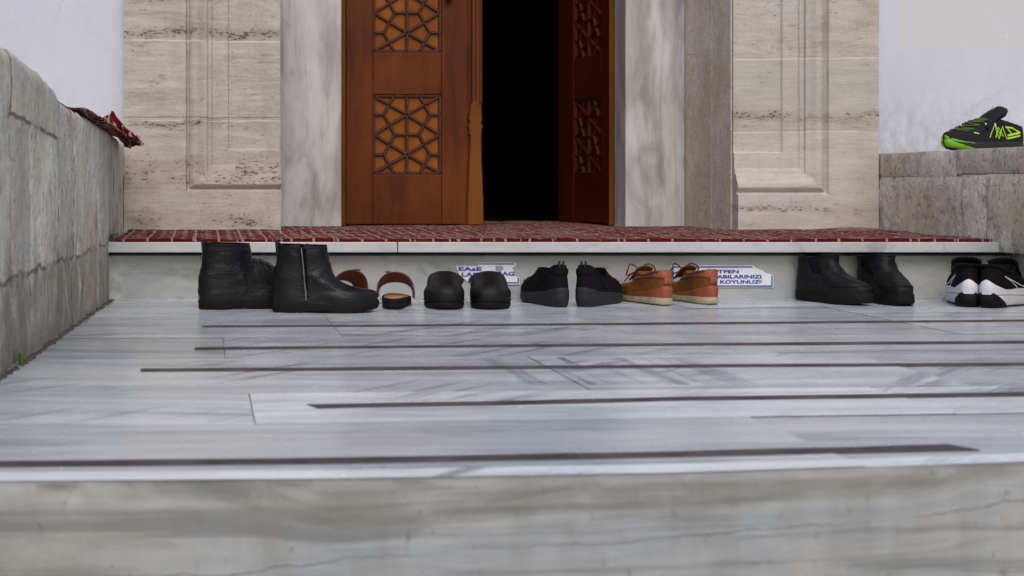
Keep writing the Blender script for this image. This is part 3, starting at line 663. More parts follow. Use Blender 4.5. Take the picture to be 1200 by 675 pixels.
def rtop(u, v):
    Y = 2.2+2.73*u; return (2.332+.57*v, Y, .4475+.003*mn.noise(Vector((Y*9, v*5, 2)))+.0015*mn.noise(Vector((Y*50, v*30, 2)))-(.006 if v == 0 else 0))
b.grid(rtop, 180, 16, .25); kid(b.build('wall_core', M['right_wall'], smooth=True, sharp=40), rw)

# ------------------------------------------------------------------ carpet
def carpet():
    b = MB(); c = .016; X0, X1 = -.268, 2.312; Y0, Y1 = YS+.006, YD+.6; nx = int((X1-X0)/c); ny = int((Y1-Y0)/c); idx = {}
    def inside(x, y):
        if y < YP-.004: return X0 <= x <= X1
        if y < YJ-.004: return XLI+.012 < x < XRI-.012
        return .56 < x < 1.56
    def vert(i, j):
        if (i, j) in idx: return idx[(i, j)]
        x = X0+(X1-X0)*i/nx; y = Y0+(Y1-Y0)*j/ny
        if j == 0: y += .004*mn.noise(Vector((x*6, 0, 0)))+.002*mn.noise(Vector((x*30, 0, 0)))
        if i == 0: x += .02*(y-Y0)
        z = ZC+.0035*mn.noise(Vector((x*7, y*7, 0)))+.0015*mn.noise(Vector((x*30, y*30, 0)))
        if y < 4.86:
            bk = max(0, (y-4.55)/.3); z += bk*.006*(1+mn.noise(Vector((x*5, 3, 0)))) ; 
            z += .007*math.exp(-((x-2.2)**2)/.02)*bk
        z = max(z, ZS+.004)
        idx[(i, j)] = len(b.v); b.v.append((x, y, z)); return idx[(i, j)]
    cells = set()
    for i in range(nx):
        for j in range(ny):
            if inside(X0+(X1-X0)*(i+.5)/nx, Y0+(Y1-Y0)*(j+.5)/ny): cells.add((i, j))
    for (i, j) in cells: b.f.append([vert(i, j), vert(i+1, j), vert(i+1, j+1), vert(i, j+1)]); b.t.append(None)
    for (i, j) in list(cells):
        for (di, dj, a, c_) in ((-1, 0, (0, 0), (0, 1)), (1, 0, (1, 0), (1, 1)), (0, -1, (0, 0), (1, 0)), (0, 1, (0, 1), (1, 1))):
            if (i+di, j+dj) not in cells:
                p, q = vert(i+a[0], j+a[1]), vert(i+c_[0], j+c_[1]); o = len(b.v)
                b.v += [(b.v[p][0], b.v[p][1], ZS+.0006), (b.v[q][0], b.v[q][1], ZS+.0006)]; b.f.append([p, q, o+1, o]); b.t.append(None)
    o = b.build('carpet', M['carpet'], smooth=True, sharp=60)
    return tag(o, 'worn red carpet with cream woven pattern lying on the ledge before the door', 'carpet')
carpet()
# rolled scrap at the ledge's left corner
b = MB()
b.tube([(-.272, YS+.012, ZS+.010), (-.262, YS+.03, ZS+.016), (-.272, YS+.08, ZS+.013), (-.275, YS+.2, ZS+.012)], [.006, .010, .010, .008], 10)
tag(b.build('mat_roll', M['dirt'], smooth=True), 'dirty brown curled scrap at the left end of the marble ledge', 'scrap')

# red mat on the left wall
def matsheet():
    P = [  # (Y, x-inner, z-inner, x-outer(left), z-left)
        (3.60, -.318, .528, -.42, .530), (3.72, -.300, .527, -.42, .529), (3.86, -.292, .518, -.43, .523), (3.98, -.286, .506, -.43, .514), (4.12, -.272, .500, -.42, .510),
        (4.25, -.262, .492, -.40, .508), (4.38, -.250, .486, -.39, .515), (4.50, -.236, .482, -.365, .535), (4.60, -.226, .480, -.335, .560)]
    b = MB()
    def f(u, v):
        k = u*(len(P)-1); i = min(int(k), len(P)-2); t = k-i; a = [P[i][q]+(P[i+1][q]-P[i][q])*t for q in range(5)]
        x = a[1]+.022*min(1, u*3)+(a[3]-a[1])*v; z = a[2]-.006*(1-v)*min(1, u*3)+(a[4]-a[2])*v**1.5
        z += .006*mn.noise(Vector((u*9, v*4, 0)))+.004
        return (x+.004*mn.noise(Vector((u*12, v*3, 5))), a[0], z)
    b.grid(f, 60, 14)
    # folded, curled far end standing up
    def h(u, v):
        px = 131+34*u+3*math.sin(v*5); fold = math.sin(u*PI*2.2)*.035
        top = [(0, 137), (.1, 130), (.35, 141), (.55, 150), (.75, 154), (1, 165)]; bot = [(0, 152), (.3, 165), (.6, 174), (.8, 170), (1, 171)]
        t_ = lerp(top, u); b_ = lerp(bot, u); Y = 4.55+fold*(.4+v*.6)+.02*v
        return AT(px, b_+(t_-b_)*v, Y)
    b.grid(h, 40, 14)
    def h2(u, v):
        px = 146+17*u; Y = 4.49+.03*math.sin(u*4+v*2)
        return AT(px, 171-3*u-(9-2*u)*v+2*math.sin(u*6), Y)
    b.grid(h2, 18, 8)
    return tag(b.build('floor_mat', M['carpet'], smooth=True, sharp=80, solid=.006), 'crumpled red and cream mat draped over the left parapet, its end curled up', 'mat')
matsheet()

# dirt line and moss along the left wall, weed
b = MB()
for k in range(900):
    Y = random.uniform(2.2, 4.2); d = abs(random.gauss(0, .006)) ; p = Vector((xl(Y)+.004+d, Y, .0)); r = random.uniform(.0012, .0042)*(1 if random.random() < .9 else 1.8)
    vs = [p+Vector((r*math.cos(a)*random.uniform(.7, 1.2), r*1.6*math.sin(a), .0004)) for a in [q*PI/3 for q in range(6)]]+[p+Vector((0, 0, r*.8))]
    b.add(vs, [(i, (i+1) % 6, 6) for i in range(6)])
for k in range(160):
    X = random.uniform(-.2, 2.2); p = Vector((X, YR-.002-abs(random.gauss(0, .006)), 0)); r = random.uniform(.001, .003)
    vs = [p+Vector((r*math.cos(a), r*math.sin(a), .0004)) for a in [q*PI/3 for q in range(6)]]+[p+Vector((0, 0, r*.7))]
    b.add(vs, [(i, (i+1) % 6, 6) for i in range(6)])
tag(b.build('dirt', M['dirt']), 'brown dirt gathered where the walls meet the marble floor', 'dirt', kind='stuff')
b = MB(); base = Vector((xl(2.69)+.012, 2.69, .0))
for k in range(13):
    a = random.uniform(0, 2*PI); h_ = random.uniform(.012, .032); r = random.uniform(.004, .016); w = random.uniform(.0016, .003)
    d = Vector((math.cos(a), math.sin(a), 0)); n_ = Vector((-d.y, d.x, 0)); q0 = base+d*.002
    pts = [q0, q0+d*r*.4+Vector((0, 0, h_*.6)), q0+d*r+Vector((0, 0, h_))]
    b.add([pts[0]-n_*w*.4, pts[0]+n_*w*.4, pts[1]-n_*w, pts[1]+n_*w, pts[2]], [(0,1,3,2), (2,3,4)])
tag(b.build('weed', M['weed']), 'small green weed growing at the foot of the left wall', 'weed')

# ------------------------------------------------------------------ stickers on the riser
def text_mesh(body, x0, x1, zc, h, par, name='lettering'):
    cu = bpy.data.curves.new(name, 'FONT'); cu.body = body; cu.size = 1; cu.align_x = 'LEFT'; cu.extrude = 0; cu.offset = .035; cu.resolution_u = 3
    t = bpy.data.objects.new('tmp', cu); COL.objects.link(t); bpy.context.view_layer.update()
    me = bpy.data.meshes.new_from_object(t); bpy.data.objects.remove(t)
    xs = [v.co.x for v in me.vertices]; ys = [v.co.y for v in me.vertices if True]; a, c = min(xs), max(xs); zb, zt = min(ys), max(ys)
    if 'Ü' in body: zt = .74
    for v in me.vertices: v.co = Vector((x0+(v.co.x-a)/(c-a)*(x1-x0), YR-.0058, zc-h/2+(v.co.y-0)/(.72)*h))
    me.materials.clear(); me.materials.append(M['blue']); me.name = name
    o = bpy.data.objects.new(name, me); COL.objects.link(o); return kid(o, par)
def RP(px, py): p = AT(px, py, YR); return (p.x, p.z)
def sheet(pts, y, th, name, mat, par):
    b = MB(); b.prism([(RP(*p)[0], y, RP(*p)[1]) for p in pts], th, Vector((0, 1, 0))); return kid(b.build(name, mat), par)
def ragged(pts, amp=.35, n=4):
    out = []
    for a, c in zip(pts, pts[1:]+pts[:1]):
        for k in range(n): t = k/n; out.append((a[0]+(c[0]-a[0])*t+random.uniform(-amp, amp)*(k > 0), a[1]+(c[1]-a[1])*t+random.uniform(-amp, amp)*(k > 0)))
    return out
s1 = thing('sticker', 'torn white sticker with blue English lettering behind the black clogs', 'sticker', (RP(570, 320)[0], YR, RP(570, 320)[1]), group=None)
sheet(ragged([(534, 311.5), (560, 311.5), (561, 307.6), (604, 307.6), (604.5, 311), (600.5, 314), (602, 321), (604.5, 324), (608.5, 324.5), (608.5, 333.2), (560, 333.2), (548, 330), (538, 322)], .25), YR-.0045, .0015, 'sticker_sheet', M['sticker'], s1)
for n_, (a, c) in enumerate([((561, 308.6), (602.5, 309.8)), ((585, 330.6), (607.6, 331.8)), ((606.2, 325.2), (607.6, 330.6))]):
    sheet([(a[0], a[1]), (c[0], a[1]), (c[0], c[1]), (a[0], c[1])], YR-.0056, .001, 'border_line', M['blue'], s1)
def tline(body, p0, p1, yt, yb, par):
    a = RP(p0, yb); c = RP(p1, yt); text_mesh(body, a[0], c[0], (a[1]+c[1])/2, c[1]-a[1], par)
tline('EAsE', 537, 564, 312.7, 317.2, s1); tline('LASTIC', 540.5, 577, 319.2, 323.8, s1); tline('BAG', 582.5, 602.5, 318.2, 322.8, s1)
sheet(ragged([(580.5, 311.5), (588, 311.5), (590, 315), (586, 318), (580.5, 317)], .3, 3), YR-.0063, .001, 'worn_patch', M['sticker_worn'], s1)
s2_ = thing('sticker', 'white sticker with blue Turkish lettering and torn corner right of the brown shoes', 'sticker', (RP(850, 323)[0], YR, RP(850, 323)[1]))
sheet(ragged([(786, 311), (882, 311), (886, 314), (893, 316.5), (896, 319.5), (902, 321), (905.5, 322.5), (905.5, 336.5), (786, 336.5)], .2), YR-.0045, .0015, 'sticker_sheet', M['sticker'], s2_)
for a, c in [((787.5, 312), (881, 313.5)), ((787.5, 334.3), (904.5, 335.7)), ((903.2, 323), (904.5, 334.3)), ((787.5, 313.5), (788.8, 334.3))]:
    sheet([(a[0], a[1]), (c[0], a[1]), (c[0], c[1]), (a[0], c[1])], YR-.0056, .001, 'border_line', M['blue'], s2_)
tline('LÜTFEN', 828, 865, 316, 320, s2_); tline('AYAKKABILARINIZI', 808, 891.5, 322, 326, s2_); tline('KOYUNUZ', 843, 889.5, 328, 332, s2_)
sheet(ragged([(828, 315), (832.5, 314.5), (833.5, 317.5), (829, 318)], .3, 3), YR-.0063, .001, 'worn_patch', M['sticker_worn'], s2_)
sheet(ragged([(888.5, 328.5), (891.5, 328), (892, 331), (889, 331.5)], .3, 3), YR-.0063, .001, 'worn_patch', M['sticker_worn'], s2_)

# ------------------------------------------------------------------ shoes
def cat(a, b, c, d, t):
    return .5*((2*b)+(-a+c)*t+(2*a-5*b+4*c-d)*t*t+(-a+3*b-3*c+d)*t**3)
def keyat(K, t):
    k = max(0, min(1, t))*(len(K)-1); i = min(int(k), len(K)-2); t = k-i
    g_ = lambda j: K[max(0, min(len(K)-1, j))]
    return [cat(g_(i-1)[q], g_(i)[q], g_(i+1)[q], g_(i+2)[q], t) for q in range(len(K[0]))]
def footw(u):
    T = [(0, .74), (.15, .80), (.35, .74), (.5, .78), (.68, .98), (.78, 1.0), (.9, .93), (1, .86)]
    return lerp(T, u)
class Shoe:
    def __init__(s, L, K, side=1, bend=.010, spring=.0, arch=0, seed=0, rough=.0012, lumps=0, zlin=False, nar=0):
        s.zlin = zlin; s.nar = nar; s._g = None
        s.L, s.side, s.bend, s.spring, s.arch, s.seed, s.rg, s.lumps = L, side, bend, spring, arch, seed, rough, lumps
        s.K = [tuple(k)+(0,)*(7-len(k)) for k in K]
    def P(s, t, th, off=0.0, K=None):
        xr, xf, zr, zf, Wd, bl, dip = keyat(K or s.K, t)
        u = .5*(1-math.cos(th)); sn = math.sin(th); sg = 1 if sn >= 0 else -1
        e = .62+.28*bl+s.nar*bl; w = Wd*(footw(u)*(1-bl)+bl)*abs(sn)**e*(1 if bl > .9 else 1)
        x = (xr+(xf-xr)*u)*s.L; f = x/s.L
        y = sg*w+s.bend*math.sin(PI*min(1, max(0, (f-.25)/.75)))*1.0*(-1)+s.bend*.9*max(0, f-.75)*4*.5
        sm = (u if s.zlin else u*u*(3-2*u)); z = zr+(zf-zr)*sm+dip*math.sin(PI*u)**2+s.spring*max(0, (f-.62)/.38)**2*(1-min(1, z_/.05) if (z_ := zr) and False else 1)
        cx = (xr+(xf-xr)*.5)*s.L; d = Vector((x-cx, y, 0)); d = d.normalized() if d.length > 1e-6 else Vector((0,0,0))
        p = Vector((x, y, z)); q = p*9+Vector((s.seed*3.1, 0, 0))
        am = s.rg*mn.noise(p*28+Vector((s.seed, 0, 0)))+s.lumps*mn.noise(Vector((p.x*20+s.seed, p.y*20, p.z*55)))
        p += d*(am+off)+Vector((0, 0, am*.5+off*.35))
        return Vector((p.x, p.y*s.side, p.z))
    def at(s, xf, z, sg, off=0.0):       # point of the side surface at length xf (fraction) and height z; sg = local y sign
        if s._g is None: s._g = [(i/40, PI*j/60, s.P(i/40, PI*j/60), s.P(i/40, -PI*j/60)) for i in range(41) for j in range(3, 58)]
        q = 2 if sg*s.side > 0 else 3; X = xf*s.L
        b = min(s._g, key=lambda g: (g[q].x-X)**2+(g[q].z-z)**2); t, th = b[0], b[1]; sn = 1 if q == 2 else -1
        for _ in range(5):
            p = s.P(t, sn*th); e = .004; pt = s.P(min(1, t+e), sn*th); ph = s.P(t, sn*(th+e))
            a, c, d, f = (pt.x-p.x)/e, (ph.x-p.x)/e, (pt.z-p.z)/e, (ph.z-p.z)/e; D = a*f-c*d
            if abs(D) < 1e-9: break
            rx, rz = X-p.x, z-p.z; dt = (rx*f-c*rz)/D; dh = (a*rz-d*rx)/D
            t = min(1, max(0, t+max(-.05, min(.05, dt)))); th = min(3.05, max(.08, th+max(-.08, min(.08, dh))))
        return s.P(t, sn*th, off)
    def line(s, pts, sg, r, par, name, mat, off=.0012, dens=6, n=6):
        P = []
        for a, c in zip(pts, pts[1:]):
            for k in range(dens): P.append(s.at(a[0]+(c[0]-a[0])*k/dens, a[1]+(c[1]-a[1])*k/dens, sg, off))
        P.append(s.at(*pts[-1], sg, off)); b = MB(); b.tube(P, r, n); return b.build(name, mat, par, smooth=True) if name else b
    def area(s, c4, sg, par, name, mat, off=.0014, nu=8, nv=4):   # quad patch, corners in (length, height)
        b = MB()
        def f(u, v):
            p = [(c4[0][i]*(1-u)+c4[1][i]*u)*(1-v)+(c4[3][i]*(1-u)+c4[2][i]*u)*v for i in (0, 1)]; return s.at(p[0], p[1], sg, off)
        b.grid(f, nu, nv); return b.build(name, mat, par, smooth=True) if name else b
    def rings(s, t0=0, t1=1, nt=26, n=64, off=0.0, K=None):
        return [[s.P(t0+(t1-t0)*i/nt, 2*PI*j/n, off, K) for j in range(n)] for i in range(nt+1)]
    def sole(s, K, par, name, mat, nt=8, off=0.0):
        K = [tuple(k)+(0,)*(7-len(k)) for k in K]; R = s.rings(0, 1, nt, 64, off, K)
        if s.arch:
            for r in R[:2]:
                for p in r:
                    f = p.x/s.L; 
                    if .30 < f < .52 : p.z += s.arch*math.sin((f-.30)/.22*PI)**.5
        b = MB(); b.rings(R, True, True); return b.build(name, mat, par, smooth=True, sharp=55)
    def upper(s, par, name, mat, t0=0, t1=1, off=0.0, nt=30): b = MB(); b.rings(s.rings(t0, t1, nt, 72, off)); return b.build(name, mat, par, smooth=True, sharp=80)
    def lining(s, par, mat, zin, t=1.0, name='lining', th=.004, insole=None):
        R0 = [s.P(t, 2*PI*j/64, .0) for j in range(64)]; c = sum(R0, Vector())/64
        R = [R0]
        for (k, dz) in ((.985, .0018), (.955, .0018), (.92, -.002), (.90, -.02)):
            R.append([Vector((c.x+(p.x-c.x)*k, c.y+(p.y-c.y)*k, p.z+dz)) for p in R0])
        R.append([Vector((c.x+(p.x-c.x)*.74, c.y+(p.y-c.y)*.70, zin)) for p in R0])
        b = MB(); b.rings(R, False, insole is None); o = b.build(name, mat, par, smooth=True, sharp=70)
        if insole:
            b = MB(); b.add([Vector((p.x, p.y, zin+.0005)) for p in R[-1]], [tuple(range(64))]); b.build('insole', insole, par)
        return o
    def path(s, pts, r, par, name, mat, off=.0012, n=6, dens=10):     # tube following the surface; pts (t, theta)
        P = []
        for a, c in zip(pts, pts[1:]):
            for k in range(dens): P.append(s.P(a[0]+(c[0]-a[0])*k/dens, a[1]+(c[1]-a[1])*k/dens, off))
        P.append(s.P(*pts[-1], off)); b = MB(); b.tube(P, r, n); return b.build(name, mat, par, smooth=True) if name else b
    def patch(s, poly, par, name, mat, off=.0016, du=.06, both=True):   # raised patch over (t,theta) rectangle: (t0,t1,th0,th1,fn)
        t0, t1, a0, a1 = poly; nu, nv = 10, 14; b = MB()
        b.grid(lambda u, v: s.P(t0+(t1-t0)*u, a0+(a1-a0)*v, off if 0 < u < 1 and 0 < v < 1 else off*.1), nu, nv); return b.build(name, mat, par, smooth=True)

HP = PI/2
def place(name, label, cat_, group, px, py, a, dx=0.0, dy=0.0, z=0.0):
    p = FL(px, py); return thing(name, label, cat_, (p.x+dx, p.y+dy, z), math.radians(a), group)

# --- black boots
BK = [(.012,.985,.024,.022,.048,0), (0,.992,.040,.034,.0490,0), (.0,.978,.054,.044,.0475,.08), (.0,.93,.074,.052,.0455,.2), (.006,.80,.093,.062,.042,.4),
      (.020,.68,.112,.077,.039,.6), (.034,.585,.130,.100,.036,.8), (.042,.53,.150,.142,.036,1), (.045,.51,.180,.178,.037,1)]
BS = [(.01,.99,0,.0,.050,0), (0,1.0,.008,.006,.0515,0), (0,1.003,.022,.018,.0515,0), (.006,.992,.0265,.024,.050,0)]
def boot(label, px, py, a, dy, side, zip_side, L=.287, tongue=False, seed=0):
    r = place('ankle_boot', label, 'boot', 'pair of tall black leather boots', px, py, a, 0, dy)
    s = Shoe(L, BK, side, .008, .012, .009, seed, .0015, .0022)
    s.sole(BS, r, 'sole', M['black_sole']); s.upper(r, 'upper', M['black_leather']); s.lining(r, M['lining'], .03)
    # collar band, side seam, counter seam, welt
    s.path([(.965, 2*PI*k/24) for k in range(25)], .0010, r, 'collar_seam', M['black_sole'], .0006, dens=3)
    sg = -1 if side*1 > 0 else 1
    nr = (2*PI-HP*1.0) if side > 0 else HP     # theta facing the camera side (local -y)
    pl = MB(); t_ = s.P(1, 0); pl.prism([(t_.x-.003, .008, t_.z-.022), (t_.x-.006, .008, t_.z+.012), (t_.x-.002, .008, t_.z+.013), (t_.x+.016, .008, t_.z-.002), (t_.x+.016, .008, t_.z-.022)], -.016, Vector((0,1,0))); pl.build('pull_tab', M['black_leather'], r, bevel=.002)
    if zip_side:
        s.area([(.315, .040), (.335, .040), (.30, .178), (.235, .178)], -1, r, 'zip_gusset', M['lining'], .0016, 4, 14)
        zp = s.line([(.262, .172), (.285, .115), (.315, .045)], -1, .0019, r, 'zip', M['metal'], .0030)
        q = s.at(.318, .050, -1, .005); b = MB(); b.tube([q+Vector((0,0,.010)), q, q+Vector((.001,0,-.018))], [.0018, .0028, .0022], 8); b.build('zip_pull', M['metal'], zp, smooth=True)
        s.line([(.225, .178), (.262, .110), (.300, .040)], -1, .0016, r, 'zip_flap', M['black_leather'], .002)
        s.line([(.305, .178), (.318, .110), (.335, .040)], -1, .0016, r, 'zip_flap', M['black_leather'], .002)
        for xf in (.225, .305):
            q = s.at(xf, .176, -1, .001); b = MB(); b.add([q+Vector((-.008,0,-.006)), q+Vector((.008,0,-.006)), q+Vector((.004,0,.009)), q+Vector((-.004,0,.005))], [(0,1,2,3)]); b.build('flap_corner', M['black_leather'], r, solid=.003)
    else:
        s.line([(.42, .150), (.44, .08), (.44, .042)], -1, .0008, r, 'seam', M['black_sole'], .0004)
        s.line([(.06, .094), (.25, .098), (.44, .092)], -1, .0008, r, 'seam', M['black_sole'], .0004)
        s.line([(.05, .158), (.25, .160), (.48, .158)], -1, .0008, r, 'seam', M['black_sole'], .0004)
    if tongue:
        b = MB()
        def f(u, v):
            q = Vector((L*(.50+.30*u), 0, .118-.050*u)) ; a_ = (v-.5)*2
            h_ = math.sin(PI*min(1, .10+.62*u))**.6*math.sqrt(max(0, 1-a_*a_)); return Vector((L*(.47+.40*u), -a_*.038+.016, .080-.035*u+.082*h_*(1-.45*u)))
        b.grid(f, 10, 12); b.build('tongue', M['matte_leather'], r, smooth=True)
        for k in range(4):
            u = .14+.17*k; b = MB(); b.tube([f(u, .12)+Vector((0,0,.003)), f(u+.05, .35)+Vector((0,0,.006)), f(u+.12, .65)+Vector((0,0,.006)), f(u+.16, .9)+Vector((0,0,.003))], .0019, 6)
            b.tube([f(u+.16, .12)+Vector((0,0,.003)), f(u+.1, .4)+Vector((0,0,.006)), f(u+.03, .88)+Vector((0,0,.003))], .0019, 6); b.build('lace', M['lace_black'], r, smooth=True)
    return r
boot('tall black leather ankle boot with laced tongue, farthest left shoe of the row', 232.5, 364.5, 13, .055, -1, False, .287, True, 1)
boot('tall black leather ankle boot with silver side zip, overlapping the boot left of it', 320, 367.5, 1, .052, 1, True, .285, False, 2)

# --- brown slide sandals
SS = [(.015,.985,0,.0,.042,.0), (0,1.0,.005,.004,.044,.0), (0,1.0,.026,.018,.044,.0), (.004,.996,.030,.021,.043,.0)]
def sandal(label, px, py, a, side, dy=.0):
    L = .262; r = place('slide_sandal', label, 'sandal', 'pair of brown leather slide sandals', px, py, a, 0, dy); s = Shoe(L, SS, side, .008, .004, 0, 3+side)
    s.sole(SS, r, 'sole', M['black_sole']); IN = [(.02,.98,.030,.021,.039,0), (.03,.97,.033,.024,.036,0)]; s.sole(IN, r, 'insole', M['tan'], 2)
    for k in range(5): s.path([(.22+.11*k, 2*PI*j/30) for j in range(31)], .0006, r, None, None, .0002, 4, 2).build('sole_layer', M['grey_sole'], r) if k in (0, 2, 4) else None
    def arc(u, v, o=0):    # u along foot, v across
        ang = PI*(v*1.0); x = L*(.46+.36*u)-.012*math.sin(ang); hw = .051-.004*u+o; hh = .074-.034*u+o
        return Vector((x+.015*(v-.5)*side, side*(-math.cos(ang))*hw-.005*side, .020+max(0, math.sin(ang))**.62*hh))
    b = MB(); b.grid(lambda u, v: arc(u, v, .003), 12, 30); b.build('strap', M['brown_strap'], r, smooth=True)
    b = MB(); b.grid(lambda u, v: arc(u, v, .0005), 12, 30); b.grid(lambda u, v: arc(0, v, .0005+.0025*u), 1, 30); b.build('strap_lining', M['strap_in'], r, smooth=True)
    b = MB(); p = arc(.05, .62, .006); b.box(p.x-.004, p.x+.018, p.y-.008, p.y+.008, p.z-.002, p.z+.003); b.build('buckle', M['brown_strap'], r, bevel=.002)
    b = MB(); p = arc(.02, .10, .002); b.tube([p+Vector((-.003,0,0)), p+Vector((.003,0,0))], .0035, 10); b.build('rivet', M['metal'], r)
    return r
sandal('brown leather slide sandal half hidden behind the boot toe, left of its pair', 431, 359.5, 106, -1, .0)
sandal('brown leather slide sandal with fully visible black heel and arched strap', 461, 363, 82, 1)

# --- black clogs
CK = [(.0,1.0,.018,.018,.058,0,0), (0,1.004,.034,.034,.060,0,0), (0,.99,.045,.048,.0585,.05,0), (0,.945,.050,.061,.0520,.15,0), (0,.87,.050,.070,.0520,.35,0), (0,.78,.049,.080,.0515,.6,0), (.005,.69,.048,.090,.0505,.85,.0), (.012,.61,.046,.098,.0485,1,.0), (.018,.59,.044,.0975,.046,1,0)]
CS = [(.02,.985,0,.0,.054,0), (0,1.0,.006,.004,.0575,0), (0,1.006,.014,.013,.059,0), (0,.998,.018,.017,.057,0)]
def clog(label, px, a, side, seed):
    r = place('clog', label, 'clog', 'pair of black rubber clogs', px, 363.3, a+180, 0, 0)
    L = .272; ang = math.radians(a); r.rotation_euler.z = ang; r.location = r.location-Vector((math.cos(ang), math.sin(ang), 0))*L
    s = Shoe(L, CK, side, .006, .004, 0, seed, .0008, .0008, True); s.sole(CS, r, 'sole', M['black_sole']); s.upper(r, 'upper', M['clog']); s.lining(r, M['lining'], .03)
    s.path([(.03, 2*PI*k/30) for k in range(31)], .0016, r, 'welt', M['black_sole'], .0012, dens=3)
    return r
clog('black rubber clog, left one of the pair in front of the torn sticker', 522, -101, 1, 4)
clog('black rubber clog, right one of the pair in front of the torn sticker', 575, -97, -1, 5)

# --- low sneakers
NK = [(.012,.985,.028,.020,.045,0), (0,.992,.045,.033,.046,0), (.0,.965,.060,.046,.0445,.1), (.008,.88,.076,.057,.042,.3), (.018,.75,.088,.070,.038,.55), (.030,.62,.101,.084,.037,.85,-.010), (.050,.53,.116,.102,.033,1,-.030)]
NS = [(.03,.97,0,.0,.042,0), (.008,.998,.010,.006,.0465,0), (-.012,1.004,.026,.016,.0480,0), (.0,.996,.040,.024,.0465,0), (.006,.985,.046,.026,.044,0)]
def black_sneaker(label, px, py, a, side, seed):
    L = .272; r = place('running_shoe', label, 'shoe', 'pair of all black running shoes', px, py, a, 0, .03); s = Shoe(L, NK, side, .008, .010, 0, seed, .0014, .0018, False, .25)
    s.sole(NS, r, 'sole', M['grey_sole'], 10); s.upper(r, 'upper', M['mesh_black']); s.lining(r, M['lining'], .04)
    b = MB()
    def bumper(u, v): # sculpted heel piece of the sole
        th = (v-.5)*2.3; tt = .0+.27*u*(1-((v-.5)*2)**2*.8); return s.P(tt, th if th >= 0 else 2*PI+th, .0045*(1-u)**.6+.001)
    b.grid(bumper, 8, 24); b.build('heel_bumper', M['grey_sole'], r, smooth=True)
    s.patch((.66, .99, -.55, .55), r, 'heel_pad', M['mesh_black'], .004)
    for k in (-1, 1):
        q = s.P(.97, 0)+Vector((-.001, k*.006, 0)); b = MB(); b.tube([q+Vector((0,0,-.016)), q+Vector((-.004,0,.0)), q+Vector((-.001,0,.013)), q+Vector((.008,0,.010)), q+Vector((.010,0,-.004))], .0017, 6); b.build('pull_loop', M['lace_black'], r, smooth=True)
    for t in (.50, .62): s.path([(t, PI-.7), (t+.03, PI), (t, PI+.7)], .0022, r, 'lace', M['lace_black'], .003)
    s.path([(.2, 1.3), (.55, 1.05), (.9, .75)], .0016, r, 'seam', M['mesh_black'], .001); s.path([(.2, 2*PI-1.3), (.55, 2*PI-1.05), (.9, 2*PI-.75)], .0016, r, 'seam', M['mesh_black'], .001)
    s.patch((.30, .38, PI-.28*1-.5, PI-.5), r, 'toe_print', M['grey_sole'], .002)
    return r
black_sneaker('black running shoe with twin heel loops, left of its pair, beside the clogs', 663, 361.5, 97, -1, 6)
black_sneaker('black running shoe with twin heel loops, right of its pair, beside the brown shoes', 685, 361.0, 56, 1, 7)

